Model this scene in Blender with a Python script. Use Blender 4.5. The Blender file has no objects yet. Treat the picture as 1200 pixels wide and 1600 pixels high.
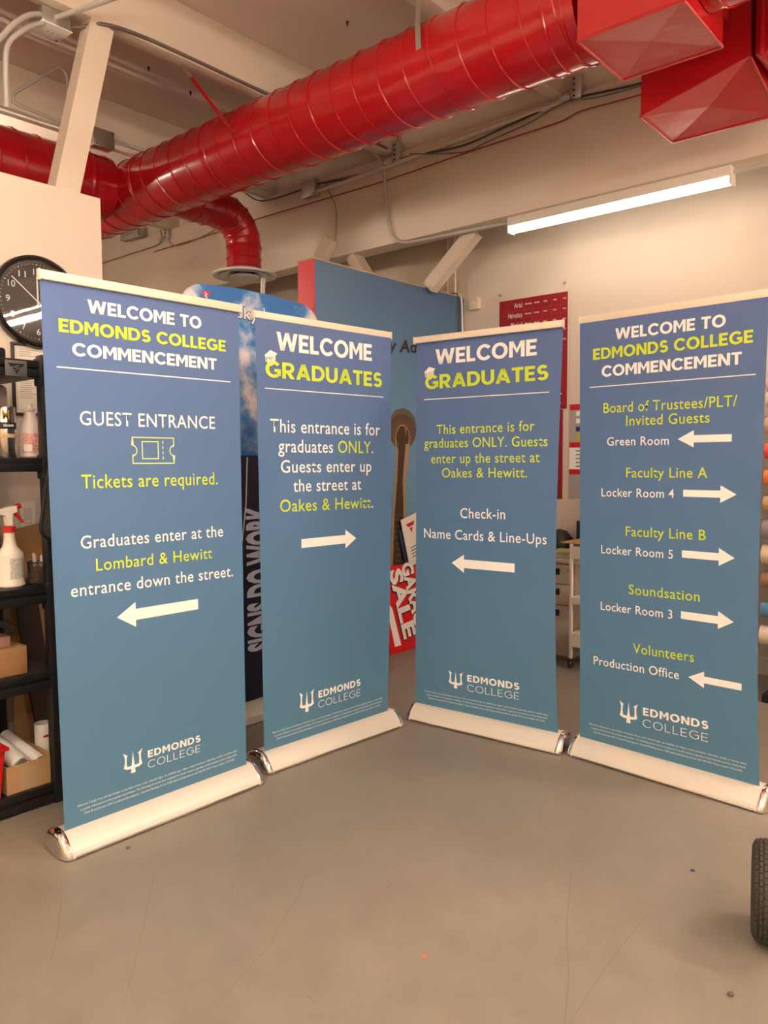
import bpy, bmesh, math, random
from mathutils import Vector, Matrix
random.seed(7)
S = bpy.context.scene
COL = S.collection
PI = math.pi

# ------------------------------------------------------------------ camera
CAM = (0.0, 0.0, 1.432)
yaw, pitch, roll = 0.70981, -0.06514, -0.00627
cam_d = bpy.data.cameras.new('camera')
cam_d.sensor_fit = 'VERTICAL'; cam_d.sensor_height = 36.0
cam_d.lens = 36.0 * 1230.69 / 1600.0
cam_d.clip_start = 0.05; cam_d.clip_end = 100
cam = bpy.data.objects.new('camera', cam_d); COL.objects.link(cam)
fw = Vector((math.cos(yaw)*math.cos(pitch), math.sin(yaw)*math.cos(pitch), math.sin(pitch)))
rt0 = Vector((math.sin(yaw), -math.cos(yaw), 0)); up0 = rt0.cross(fw)
rt = rt0*math.cos(roll) + up0*math.sin(roll); up = up0*math.cos(roll) - rt0*math.sin(roll)
mw = Matrix.Identity(4)
for r_ in range(3):
    mw[r_][0] = rt[r_]; mw[r_][1] = up[r_]; mw[r_][2] = -fw[r_]; mw[r_][3] = CAM[r_]
cam.matrix_world = mw
S.camera = cam

# ------------------------------------------------------------------ world, exposure
wd = bpy.data.worlds.new('world'); S.world = wd; wd.use_nodes = True
wd.node_tree.nodes['Background'].inputs[0].default_value = (1.0, 0.80, 0.64, 1)
wd.node_tree.nodes['Background'].inputs[1].default_value = 0.15
S.view_settings.view_transform = 'Standard'
try: S.view_settings.look = 'None'
except Exception: pass
S.view_settings.exposure = 0.10
S.view_settings.gamma = 1.0
S.view_settings.use_curve_mapping = False
LIGHT_COL = (1.0, 0.85, 0.68)
TUBE_NEAR = 112.0  # unseen strip lamps put in around the room
TUBE_SIDE = 215.0
TUBE_UP = 125.0      # top glow added to the unseen lamps to brighten the ceiling
TUBE_WALL = 17.0      # the lamp seen on the girder

# ------------------------------------------------------------------ materials
MATS = {}
def mat(name, col, rough=0.5, metal=0.0, bump=0.0, bscale=40.0, var=0.0, vscale=3.0, coat=0.0, emit=None, alpha=None, spec=None, bdist=0.002):
    if name in MATS: return MATS[name]
    m = bpy.data.materials.new(name); m.use_nodes = True
    nt = m.node_tree; n = nt.nodes; l = nt.links
    b = n['Principled BSDF']
    b.inputs['Base Color'].default_value = (*col, 1)
    b.inputs['Roughness'].default_value = rough
    b.inputs['Metallic'].default_value = metal
    if coat: b.inputs['Coat Weight'].default_value = coat; b.inputs['Coat Roughness'].default_value = 0.08
    if spec is not None: b.inputs['Specular IOR Level'].default_value = spec
    tc = None
    if bump or var:
        tc = n.new('ShaderNodeTexCoord')
    if var:
        nz = n.new('ShaderNodeTexNoise'); nz.inputs['Scale'].default_value = vscale; nz.inputs['Detail'].default_value = 4
        l.new(tc.outputs['Object'], nz.inputs['Vector'])
        mr = n.new('ShaderNodeMapRange'); mr.inputs[1].default_value = 0.3; mr.inputs[2].default_value = 0.7
        mr.inputs[3].default_value = 1 - var; mr.inputs[4].default_value = 1 + var
        l.new(nz.outputs['Fac'], mr.inputs[0])
        mx = n.new('ShaderNodeVectorMath'); mx.operation = 'SCALE'; mx.inputs[0].default_value = col
        l.new(mr.outputs[0], mx.inputs['Scale']); l.new(mx.outputs[0], b.inputs['Base Color'])
    if bump:
        nb = n.new('ShaderNodeTexNoise'); nb.inputs['Scale'].default_value = bscale; nb.inputs['Detail'].default_value = 3
        l.new(tc.outputs['Object'], nb.inputs['Vector'])
        bp = n.new('ShaderNodeBump'); bp.inputs['Strength'].default_value = bump; bp.inputs['Distance'].default_value = bdist
        l.new(nb.outputs['Fac'], bp.inputs['Height']); l.new(bp.outputs[0], b.inputs['Normal'])
        if coat: l.new(bp.outputs[0], b.inputs['Coat Normal'])
    if emit:
        b.inputs['Emission Color'].default_value = (*emit[0], 1); b.inputs['Emission Strength'].default_value = emit[1]
    MATS[name] = m
    return m

def clear_mat(name, tint=(1,1,1), gloss=0.10, rough=0.02, opacity=0.0):
    """thin clear sheet: transparent with a Fresnel reflection"""
    if name in MATS: return MATS[name]
    m = bpy.data.materials.new(name); m.use_nodes = True
    nt = m.node_tree; n = nt.nodes; l = nt.links
    for x in list(n): n.remove(x)
    out = n.new('ShaderNodeOutputMaterial'); tr = n.new('ShaderNodeBsdfTransparent'); tr.inputs[0].default_value = (*tint, 1)
    gl = n.new('ShaderNodeBsdfGlossy'); gl.inputs['Roughness'].default_value = rough
    fr = n.new('ShaderNodeFresnel'); fr.inputs[0].default_value = 1.5
    ms = n.new('ShaderNodeMixShader'); l.new(fr.outputs[0], ms.inputs[0]); l.new(tr.outputs[0], ms.inputs[1]); l.new(gl.outputs[0], ms.inputs[2])
    last = ms
    if opacity:
        df = n.new('ShaderNodeBsdfDiffuse'); df.inputs[0].default_value = (*tint, 1)
        m2 = n.new('ShaderNodeMixShader'); m2.inputs[0].default_value = opacity
        l.new(ms.outputs[0], m2.inputs[1]); l.new(df.outputs[0], m2.inputs[2]); last = m2
    l.new(last.outputs[0], out.inputs[0])
    MATS[name] = m
    return m

wall_m = mat('wall_paint', (.70, .60, .50), .55, bump=.35, bscale=120, var=.02, vscale=1.5)
beam_m = mat('beam_paint', (.74, .63, .52), .42, bump=.5, bscale=30, var=.03, vscale=2)
deck_m = mat('deck_paint', (.66, .53, .455), .5, bump=.4, bscale=60, var=.03, vscale=1.2)
red_m = mat('red_duct_paint', (.42, .004, .010), .22, bump=.35, bscale=5, coat=.25, bdist=.012, var=.08, vscale=6)
redflat_m = mat('red_sheet_paint', (.44, .009, .013), .28, bump=.45, bscale=7, coat=.2, bdist=.01)
steel_m = mat('galvanised_steel', (.55, .54, .52), .35, metal=.9, bump=.2, bscale=90)
emt_m = mat('conduit_steel', (.62, .60, .56), .36, metal=.3)
dark_m = mat('dark_hole', (.03, .02, .02), .8)
cable_m = mat('black_cable', (.05, .05, .055), .5)
redwire_m = mat('red_wire', (.35, .02, .02), .5)
white_m = mat('white_enamel', (.80, .74, .66), .35)
cream_m = mat('cream_plastic', (.80, .70, .56), .45)
black_m = mat('black_plastic', (.012, .012, .013), .45, bump=.2, bscale=200)
alu_m = mat('satin_aluminium', (.74, .68, .60), .48, metal=.2, bump=.1, bscale=300)
chrome_m = mat('chrome', (.80, .78, .76), .07, metal=1.0)
card_m = mat('cardboard', (.36, .19, .075), .8, bump=.3, bscale=60, var=.12, vscale=8)
cardl_m = mat('cardboard_light', (.50, .30, .14), .8, bump=.3, bscale=60, var=.08, vscale=8)
paper_m = mat('paper', (.82, .78, .74), .6)
print_w = mat('print_white', (.95, .93, .90), .5)
print_y = mat('print_lime', (.60, .75, .040), .5)
print_k = mat('print_black', (.02, .02, .03), .5)
print_r = mat('print_red', (.52, .012, .018), .5)
redplastic_m = mat('red_plastic', (.55, .015, .015), .3)
rubber_m = mat('rubber', (.040, .034, .028), .7, bump=.4, bscale=150, var=.2, vscale=30)

# ------------------------------------------------------------------ mesh helpers
class MB:
    def __init__(s): s.v = []; s.f = []; s.m = []; s.sm = []
    def add(s, vs, fs, mi=0, smooth=False, M=None):
        o = len(s.v)
        for p in vs:
            p = Vector(p)
            if M is not None: p = M @ p
            s.v.append(tuple(p))
        for f in fs:
            s.f.append([o+i for i in f]); s.m.append(mi); s.sm.append(smooth)
        return s
    def box(s, x0, x1, y0, y1, z0, z1, mi=0, M=None):
        vs = [(x,y,z) for x in (x0,x1) for y in (y0,y1) for z in (z0,z1)]
        fs = [(0,1,3,2),(4,6,7,5),(0,4,5,1),(2,3,7,6),(0,2,6,4),(1,5,7,3)]
        return s.add(vs, fs, mi, False, M)
    def bbox(s, x0, x1, y0, y1, z0, z1, b=.004, mi=0, M=None):
        """box with chamfered edges"""
        bm = bmesh.new()
        bmesh.ops.create_cube(bm, size=1)
        for v in bm.verts:
            v.co = Vector(((x0+x1)/2+v.co.x*(x1-x0), (y0+y1)/2+v.co.y*(y1-y0), (z0+z1)/2+v.co.z*(z1-z0)))
        bmesh.ops.bevel(bm, geom=bm.edges[:], offset=b, segments=2, affect='EDGES', profile=.5)
        s.add([v.co.copy() for v in bm.verts], [[v.index for v in f.verts] for f in bm.faces], mi, False, M)
        bm.free(); return s
    def prism(s, pts, axis, a, b, mi=0, M=None, smooth=False):
        """pts 2D polygon (ccw) in the plane across 'axis', from a to b"""
        n = len(pts)
        def P(u, w, t):
            return {'x': (t,u,w), 'y': (u,t,w), 'z': (u,w,t)}[axis]
        vs = [P(u,w,a) for u,w in pts] + [P(u,w,b) for u,w in pts]
        fs = [(i,(i+1)%n,n+(i+1)%n,n+i) for i in range(n)]
        s.add(vs, fs, mi, smooth, M)
        s.add(vs[:n], [list(range(n))[::-1]], mi, False, M); s.add(vs[n:], [list(range(n))], mi, False, M)
        return s
    def lathe(s, prof, n=24, mi=0, M=None, smooth=True, cap=True):
        """prof list of (r,z), about z"""
        vs = []; fs = []
        for r, z in prof:
            for k in range(n):
                a = 2*PI*k/n; vs.append((r*math.cos(a), r*math.sin(a), z))
        for j in range(len(prof)-1):
            for k in range(n):
                k2 = (k+1) % n
                fs.append((j*n+k, j*n+k2, (j+1)*n+k2, (j+1)*n+k))
        s.add(vs, fs, mi, smooth, M)
        if cap:
            if prof[0][0] > 1e-4: s.add(vs[:n], [list(range(n))[::-1]], mi, False, M)
            if prof[-1][0] > 1e-4: s.add(vs[-n:], [list(range(n))], mi, False, M)
        return s
    def tube(s, pts, r, n=8, mi=0, M=None, smooth=True, rz=None, caps=True):
        pts = [Vector(p) for p in pts]
        m = len(pts)
        tang = []
        for i in range(m):
            a = pts[max(0,i-1)]; b = pts[min(m-1,i+1)]
            t = (b-a); t = t.normalized() if t.length > 1e-9 else Vector((0,0,1)); tang.append(t)
        t0 = tang[0]; ref = Vector((0,0,1)) if abs(t0.z) < .9 else Vector((1,0,0))
        u = t0.cross(ref).normalized(); vs = []; fs = []
        for i in range(m):
            t = tang[i]
            u = (u - t*u.dot(t)); u = u.normalized(); w = t.cross(u)
            rr = r[i] if isinstance(r, (list,tuple)) else r
            for k in range(n):
                a = 2*PI*k/n
                vs.append(pts[i] + u*math.cos(a)*rr + w*math.sin(a)*(rr if rz is None else rz))
        for i in range(m-1):
            for k in range(n):
                k2 = (k+1) % n
                fs.append((i*n+k, i*n+k2, (i+1)*n+k2, (i+1)*n+k))
        s.add(vs, fs, mi, smooth, M)
        if caps:
            s.add(vs[:n], [list(range(n))[::-1]], mi, False, M); s.add(vs[-n:], [list(range(n))], mi, False, M)
        return s
    def ring(s, R, r, n=32, k=8, M=None, mi=0):
        pts = []
        vs = []; fs = []
        for i in range(n):
            a = 2*PI*i/n
            for j in range(k):
                b = 2*PI*j/k
                vs.append(((R+r*math.cos(b))*math.cos(a), (R+r*math.cos(b))*math.sin(a), r*math.sin(b)))
        for i in range(n):
            for j in range(k):
                i2 = (i+1)%n; j2 = (j+1)%k
                fs.append((i*k+j, i2*k+j, i2*k+j2, i*k+j2))
        return s.add(vs, fs, mi, True, M)
    def build(s, name, mats, parent=None, recalc=True):
        me = bpy.data.meshes.new(name)
        me.from_pydata(s.v, [], s.f)
        if not isinstance(mats, (list,tuple)): mats = [mats]
        for m in mats: me.materials.append(m)
        me.polygons.foreach_set('material_index', s.m); me.polygons.foreach_set('use_smooth', s.sm)
        if recalc:
            bm = bmesh.new(); bm.from_mesh(me)
            bmesh.ops.remove_doubles(bm, verts=bm.verts, dist=1e-6)
            bmesh.ops.recalc_face_normals(bm, faces=bm.faces); bm.to_mesh(me); bm.free()
            try:
                me.set_sharp_from_angle(angle=math.radians(38))
            except Exception: pass
        me.update()
        o = bpy.data.objects.new(name, me); COL.objects.link(o)
        if parent is not None: o.parent = parent
        return o

def tag(o, label=None, cat=None, group=None, kind=None):
    if label: o['label'] = label
    if cat: o['category'] = cat
    if group: o['group'] = group
    if kind: o['kind'] = kind
    return o
def thing(name, label, cat, loc=(0,0,0), rz=0.0, group=None):
    o = bpy.data.objects.new(name, None); COL.objects.link(o)
    o.empty_display_size = .1
    o.location = loc; o.rotation_euler = (0,0,rz)
    return tag(o, label, cat, group)
def struct(name, mb, m, parent=None):
    o = mb.build(name, m, parent)
    if parent is None: o['kind'] = 'structure'
    return o
def copy_tree(o, parent=None):
    c = o.copy(); COL.objects.link(c); c.parent = parent
    for ch in [x for x in list(o.children)]: copy_tree(ch, c)
    return c
def smoothpts(pts, n=6):
    pts = [Vector(p) for p in pts]; out = []
    for i in range(len(pts)-1):
        p0 = pts[max(0,i-1)]; p1 = pts[i]; p2 = pts[i+1]; p3 = pts[min(len(pts)-1,i+2)]
        for k in range(n):
            t = k/n
            out.append(.5*((2*p1)+(-p0+p2)*t+(2*p0-5*p1+4*p2-p3)*t*t+(-p0+3*p1-3*p2+p3)*t**3))
    out.append(pts[-1]); return out

# ---- flat print: local frame M maps (u, v, out) -> parent space (out = towards the viewer of the print)
def flat_poly(polys, M, h=0.0):
    mb = MB()
    for p in polys: mb.add([(u,v,h) for u,v in p], [list(range(len(p)))], 0, False, M)
    return mb
def stroke(pts, w, closed=False):
    """ribbon quads along a polyline, mitred"""
    P = [Vector((p[0],p[1])) for p in pts]; n = len(P); L = []; R = []
    for i in range(n):
        if closed: a, b = P[(i-1)%n], P[(i+1)%n]
        else: a, b = P[max(0,i-1)], P[min(n-1,i+1)]
        d1 = (P[i]-a) if (closed or i>0) else (b-P[i]); d2 = (b-P[i]) if (closed or i<n-1) else (P[i]-a)
        d1 = d1.normalized(); d2 = d2.normalized()
        n1 = Vector((-d1.y,d1.x)); n2 = Vector((-d2.y,d2.x)); m = (n1+n2)
        m = m.normalized() if m.length > 1e-6 else n1
        k = w/2/max(.35, m.dot(n1))
        L.append(P[i]+m*k); R.append(P[i]-m*k)
    out = []
    for i in range(n if closed else n-1):
        j = (i+1)%n
        out.append([tuple(R[i]),tuple(R[j]),tuple(L[j]),tuple(L[i])])
    return out
def arc(cx, cy, rx, ry, a0, a1, n=14):
    return [(cx+rx*math.cos(math.radians(a0+(a1-a0)*i/n)), cy+ry*math.sin(math.radians(a0+(a1-a0)*i/n))) for i in range(n+1)]
# geometric capitals, cap height 1; w = stem width, h2 = thickness of horizontals
def dbar(x0, y0, x1, y1, hw):
    """slanting bar with level ends, horizontal width hw"""
    return [[(x0-hw/2,y0),(x0+hw/2,y0),(x1+hw/2,y1),(x1-hw/2,y1)]]
def rct(x0, y0, x1, y1): return [[(x0,y0),(x1,y0),(x1,y1),(x0,y1)]]
def ell(cx, cy, rx, ry, a0, a1, w, t, n=24):
    """elliptic band: outer radii rx, ry, side thickness w, top thickness t"""
    O = arc(cx,cy,rx,ry,a0,a1,n); I = arc(cx,cy,rx-w,ry-t,a0,a1,n)
    return [[O[k],O[k+1],I[k+1],I[k]] for k in range(n)]
def glyph(c, w):
    t = w*.86
    if c == ' ': return .30, []
    if c == 'E': return .66, rct(0,0,w,1)+rct(w,0,.66,t)+rct(w,.5-t/2,.60,.5+t/2)+rct(w,1-t,.655,1)
    if c == 'L': return .60, rct(0,0,w,1)+rct(w,0,.60,t)
    if c == 'T': return .74, rct(.37-w/2,0,.37+w/2,1-t)+rct(0,1-t,.74,1)
    if c == 'W':
        q = w*1.06; return 1.36, dbar(q/2,1,.37,0,q)+dbar(.37,0,.68,1,q*.92)+dbar(.68,1,.99,0,q*.92)+dbar(.99,0,1.36-q/2,1,q)
    if c == 'M':
        W = .98; return W, rct(0,0,w,1)+rct(W-w,0,W,1)+[[(w*.2,1),(w*1.12,1),(W/2,.52),(W/2,.22)]]+[[(W-w*.2,1),(W-w*1.12,1),(W/2,.52),(W/2,.22)]]
    if c == 'N': return .88, rct(0,0,w,1)+rct(.88-w,0,.88,1)+[[(w*.1,1),(w*1.15,1),(.88-w*.1,0),(.88-w*1.15,0)]]
    if c == 'A':
        q = w*1.08; return .98, dbar(q/2,0,.49-q*.02,1,q)+dbar(.98-q/2,0,.49+q*.02,1,q)+rct(.22,.19,.76,.19+t)
    if c == 'O': return 1.04, ell(.52,.5,.52,.515,0,360,w,t*1.02,36)
    if c == 'C': return .92, ell(.52,.5,.52,.515,38,322,w,t*1.02,30)
    if c == 'G': return .98, ell(.52,.5,.52,.515,42,318,w,t*1.02,30)+rct(.98-w,.12,.98,.55)+rct(.56,.55-t,.98-w,.55)
    if c == 'D': return .90, rct(0,0,w,1)+rct(w,0,.40,t)+rct(w,1-t,.40,1)+ell(.40,.5,.50,.5,-90,90,w,t,20)
    if c == 'U': return .86, rct(0,.40,w,1)+rct(.86-w,.40,.86,1)+ell(.43,.40,.43,.415,180,360,w,t*1.02,18)
    if c == 'R': return .82, rct(0,0,w,1)+rct(w,1-t,.44,1)+rct(w,.34,.44,.34+t*.9)+ell(.44,.67,.35,.33,-90,90,w,t,16)+dbar(.42,.36,.82-w*.6,0,w*1.2)
    if c == 'S':
        r = .285+t*.18
        up_ = ell(.37,1.012-r,.335,r,28,270,w*.98,t,18); lo_ = ell(.36,-.012+r,.36,r,-150,90,w*.98,t,20)
        return .72, up_+lo_
    return .5, []
def caps_line(s, weight, gap):
    x = 0; polys = []
    for c in s:
        a, g = glyph(c, weight)
        for p in g: polys.append([(x+u, v) for u, v in p])
        x += a+gap
    return polys, x-gap
def caps_text(s, M, u0, u1, v0, v1, hgt, weight, gap, m, parent, name='lettering', out=.0012):
    polys, W = caps_line(s, weight, gap)
    sx = (math.hypot(u1-u0, v1-v0))/W
    ang = math.atan2(v1-v0, u1-u0)
    L = M @ Matrix.Translation((u0,v0,out)) @ Matrix.Rotation(ang,4,'Z') @ Matrix.Diagonal((sx,hgt,1,1))
    mb = flat_poly(polys, L)
    return mb.build(name, m, parent, recalc=False)

_CAPH = None
def font_text(s, M, u0, u1, v0, v1, hgt, mats, parent, name='lettering', out=.0012, bold=.006, fit=True, res=3, fmt=None):
    """text in the built-in font as a flat mesh, squeezed to the width u0..u1 with cap height hgt"""
    global _CAPH
    def mk(body, off=0.0, flags=None):
        c = bpy.data.curves.new('text', 'FONT'); c.body = body; c.size = 1; c.resolution_u = res; c.offset = off; c.fill_mode = 'FRONT'; c.space_character = 1.06
        mm = mats if isinstance(mats,(list,tuple)) else [mats]
        for m in mm: c.materials.append(m)
        if flags:
            for i, k in enumerate(flags): c.body_format[i].material_index = k
        o = bpy.data.objects.new('text', c); COL.objects.link(o)
        dg = bpy.context.evaluated_depsgraph_get(); dg.update()
        me = bpy.data.meshes.new_from_object(o.evaluated_get(dg), depsgraph=dg)
        bpy.data.objects.remove(o); bpy.data.curves.remove(c)
        return me
    if _CAPH is None:
        me = mk('H'); _CAPH = max(v.co.y for v in me.vertices); bpy.data.meshes.remove(me)
    flags = None
    if '|' in s:
        body = ''; flags = []; k = 0
        for ch in s:
            if ch == '|': k = 1-k
            else: body += ch; flags.append(k)
        s = body
    me = mk(s, bold, flags)
    xs = [v.co.x for v in me.vertices]; x0, x1 = min(xs), max(xs)
    sy = hgt/_CAPH
    sx = math.hypot(u1-u0, v1-v0)/(x1-x0) if fit else sy
    ang = math.atan2(v1-v0, u1-u0)
    L = M @ Matrix.Translation((u0,v0,out)) @ Matrix.Rotation(ang,4,'Z') @ Matrix.Diagonal((sx,sy,1,1)) @ Matrix.Translation((-x0,0,0))
    me.transform(L); me.name = name
    o = bpy.data.objects.new(name, me); COL.objects.link(o); o.parent = parent
    return o

# facing frames: u to the right as seen, v up, out towards the viewer
def frame_negY(x=0, y=0, z=0): return Matrix(((1,0,0,x),(0,0,-1,y),(0,1,0,z),(0,0,0,1)))
def frame_negX(x=0, y=0, z=0): return Matrix(((0,0,-1,x),(-1,0,0,y),(0,1,0,z),(0,0,0,1)))

# ------------------------------------------------------------------ room shell
XW, YP, YB, HC = 5.54, 3.80, 3.86, 4.16
KB = 3.86/3.90
KW = 5.54/5.65
X0, Y0, Y1 = -3.2, -3.6, 9.2
# floor with stains
fm = bpy.data.materials.new('sealed_concrete'); fm.use_nodes = True
nt = fm.node_tree; n = nt.nodes; l = nt.links; b = n['Principled BSDF']
tc = n.new('ShaderNodeTexCoord')
def noise(sc, det, rough=.5, vec=None):
    q = n.new('ShaderNodeTexNoise'); q.inputs['Scale'].default_value = sc; q.inputs['Detail'].default_value = det; q.inputs['Roughness'].default_value = rough
    l.new(vec or tc.outputs['Object'], q.inputs['Vector']); return q
n1 = noise(1.1, 6, .6); n2 = noise(9, 5, .6); n3 = noise(170, 2)
cr = n.new('ShaderNodeValToRGB'); cr.color_ramp.elements[0].position = .32; cr.color_ramp.elements[0].color = (.215,.188,.152,1)
cr.color_ramp.elements[1].position = .70; cr.color_ramp.elements[1].color = (.262,.228,.184,1); l.new(n1.outputs['Fac'], cr.inputs[0])
mx = n.new('ShaderNodeMix'); mx.data_type = 'RGBA'; mx.blend_type = 'MULTIPLY'; mx.inputs['Factor'].default_value = 1
c2 = n.new('ShaderNodeValToRGB'); c2.color_ramp.elements[0].position = .25; c2.color_ramp.elements[0].color = (.88,.87,.86,1); c2.color_ramp.elements[1].position = .6; c2.color_ramp.elements[1].color = (1,1,1,1)
l.new(n2.outputs['Fac'], c2.inputs[0]); l.new(cr.outputs[0], mx.inputs['A']); l.new(c2.outputs[0], mx.inputs['B'])
l.new(mx.outputs['Result'], b.inputs['Base Color'])
rr = n.new('ShaderNodeMapRange'); rr.inputs[3].default_value = .26; rr.inputs[4].default_value = .46; l.new(n2.outputs['Fac'], rr.inputs[0]); l.new(rr.outputs[0], b.inputs['Roughness'])
bp = n.new('ShaderNodeBump'); bp.inputs['Strength'].default_value = .12; bp.inputs['Distance'].default_value = .002; l.new(n3.outputs['Fac'], bp.inputs['Height']); l.new(bp.outputs[0], b.inputs['Normal'])
floor = struct('floor', MB().box(X0, XW+.15, Y0, Y1, -.10, 0), fm)
struct('ceiling', MB().box(X0, XW+.15, Y0, Y1, HC, HC+.1), deck_m)
struct('wall_right', MB().box(XW, XW+.15, Y0, Y1, 0, HC), wall_m)
struct('wall_back', MB().box(X0, XW, Y1, Y1+.12, 0, HC), wall_m)
struct('wall_left', MB().box(X0-.12, X0, Y0, Y1, 0, HC), wall_m)
struct('wall_front', MB().box(X0, XW, Y0-.12, Y0, 0, HC), wall_m)
# partition wall with the clock
ptop = 2.785
wp = struct('wall_partition', MB().box(X0, 2.20, YP, YP+.12, 0, ptop), wall_m)
MB().bbox(X0, 2.20, YP-.014, YP-.0005, 0, .11, .003).build('baseboard', white_m, wp)
mb = MB(); mb.box(XW-.014, XW-.0005, Y0, YB, 0, .11); struct('baseboard_right', mb, white_m)

# glulam girder and rafters
GX0, GX1, GZ0, GZ1 = 4.90, 5.08, 3.155, 3.84
g = MB().bbox(GX0, GX1, Y0+.01, Y1-.01, GZ0, GZ1, .006)
struct('trim_1', g, beam_m)
g = MB()
ry = [-2.0+.04, -.44, 1.08, 2.60, 4.08, 5.56, 7.08, 8.6]
for i, y in enumerate(ry):
    struct('trim_%d' % (i+2), MB().bbox(X0+.01, XW-.01, y, y+.105, GZ1+.001, HC-.001, .004), beam_m)
for i in range(len(ry)-1):
    g.box(4.99, 5.04, ry[i]+.106, ry[i+1]-.001, GZ1+.002, HC-.002)
struct('trim_10', g, beam_m)
# nail points in the deck
mb = MB()
for j in range(len(ry)-1):
    for x in [0.6+.62*k for k in range(8)]:
        yy = (ry[j]+ry[j+1])/2 + random.uniform(-.25,.25)
        mb.lathe([(.004,HC-.03),(.009,HC-.001)], 6, M=Matrix.Translation((x+random.uniform(-.15,.15), yy, 0)))
o = mb.build('nail_points', dark_m, bpy.data.objects['ceiling']); o['kind'] = 'stuff'
# knee braces
def bar(p, q, w, d, side=(0,1,0)):
    p = Vector(p); q = Vector(q); t = (q-p).normalized(); s_ = Vector(side); s_ = (s_-t*s_.dot(t)).normalized(); r_ = t.cross(s_)
    vs = [a+s_*i*w/2+r_*j*d/2 for a in (p,q) for i,j in ((-1,-1),(1,-1),(1,1),(-1,1))]
    return MB().add(vs, [(0,1,2,3),(7,6,5,4),(0,4,5,1),(1,5,6,2),(2,6,7,3),(3,7,4,0)])
def brace(p, q, w, d, side, label):
    o = bar(p, q, w, d, side).build('knee_brace', beam_m); tag(o, label, 'beam')
    return o
brace((2.41,4.132,3.835),(2.17,4.132,2.86), .10,.135,(0,1,0), 'cream painted wooden brace slanting down in front of the left red duct')
brace((5.055,3.42,3.15),(5.055,3.845,2.798), .09,.105,(1,0,0), 'cream diagonal brace rising behind the blue wall beside the vertical conduit')
brace((4.99,4.60,3.15),(4.99,4.10,2.46), .13,.085,(1,0,0), 'cream diagonal brace leaning right under the girder behind the blue wall')
brace((4.845,4.735,3.30),(4.845,5.05,2.90), .08,.11,(1,0,0), 'short cream brace end fixed to the girder face behind the red wall end')
o = MB().bbox(4.93,5.05,4.02,4.14,0,2.46,.004).build('column', beam_m); tag(o, 'cream post under the brace, hidden behind the blue wall', 'column')

# ------------------------------------------------------------------ blue partition with mural
blue_m = bpy.data.materials.new('mural_sky_print'); blue_m.use_nodes = True
nt = blue_m.node_tree; n = nt.nodes; l = nt.links; b = n['Principled BSDF']; b.inputs['Roughness'].default_value = .45
tc = n.new('ShaderNodeTexCoord'); sp = n.new('ShaderNodeSeparateXYZ'); l.new(tc.outputs['Object'], sp.inputs[0])
mr = n.new('ShaderNodeMapRange'); mr.inputs[1].default_value = .2; mr.inputs[2].default_value = 2.9; l.new(sp.outputs['Z'], mr.inputs[0])
cr = n.new('ShaderNodeValToRGB'); cr.color_ramp.elements[0].color = (.17,.37,.60,1); cr.color_ramp.elements[1].color = (.062,.130,.270,1)
e = cr.color_ramp.elements.new(.55); e.color = (.13,.30,.50,1)
l.new(mr.outputs[0], cr.inputs[0]); l.new(cr.outputs[0], b.inputs['Base Color'])
bw = thing('partition_wall', 'tall blue partition with red end face and tower mural behind the banners', 'wall', (0,0,0))
XB0 = 3.791; ZBT = 2.786
MB().box(XB0+.001, XW-.001, YB, YB+.15, 0, ZBT).build('panel', blue_m, bw)
MB().box(XB0-.012, XB0, YB-.001, YB+.151, 0, ZBT).build('end_face', mat('red_laminate',(.62,.02,.025),.4), bw)
MB().box(XB0-.012, XW-.001, YB-.002, YB+.152, ZBT+.001, ZBT+.011).build('top_cap', mat('chipboard_edge',(.45,.33,.22),.7), bw)
F = frame_negY(0, YB, 0) @ Matrix.Translation((0,1.432*(1-KB),0)) @ Matrix.Diagonal((KB,KB,1,1))
# tower mural, flat print
tw_d = mat('print_tower_dark', (.055,.032,.020), .5); tw_l = mat('print_tower_tan', (.42,.27,.14), .5); tw_g = mat('print_tower_grey', (.13,.11,.09), .5)
mural = flat_poly([[(4.590,1.66),(4.60,1.60),(4.68,1.56),(4.85,1.56),(4.93,1.62),(4.945,1.70),(4.92,1.775),(4.85,1.825),(4.77,1.84),(4.68,1.82),(4.61,1.76)]], F, .0010).build('tower_disc', tw_g, bw)
flat_poly([arc(4.765,1.655,.165,.135,0,360,30)[:-1]], F, .0016).build('tower_underside', tw_d, bw)
rib = []
for k in range(40):
    a = 2*PI*k/40
    rib += stroke([(4.765+.083*math.cos(a),1.625+.085*math.sin(a)),(4.765+.163*math.cos(a),1.655+.133*math.sin(a))], .0032)
flat_poly(rib, F, .0021).build('tower_ribs', tw_l, bw)['kind'] = 'stuff'
core = stroke(arc(4.765,1.60,.085,.105,0,180,16), .010)
core += stroke([(4.85,1.60),(4.835,1.50)], .012)+stroke([(4.68,1.60),(4.69,1.50)], .012)
core += stroke([(4.800,1.70),(4.800,1.48)], .012)
flat_poly(core, F, .0024).build('tower_hoop', tw_l, bw)
flat_poly([[(4.70,1.50),(4.735,1.68),(4.79,1.68),(4.83,1.50),(4.79,1.28),(4.785,1.03),(4.79,.50),(4.62,.50),(4.64,1.03),(4.68,1.28)]], F, .0027).build('tower_shaft', tw_d, bw)
flat_poly([[(4.80,1.56),(4.845,1.56),(4.83,1.42),(4.80,1.28),(4.80,1.03),(4.83,.50),(4.765,.50),(4.77,1.03),(4.762,1.28)],
           [(4.69,1.52),(4.71,1.52),(4.695,1.28),(4.66,1.03),(4.63,.50),(4.60,.50),(4.635,1.03),(4.672,1.28)]], F, .0031).build('tower_legs', tw_l, bw)
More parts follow.
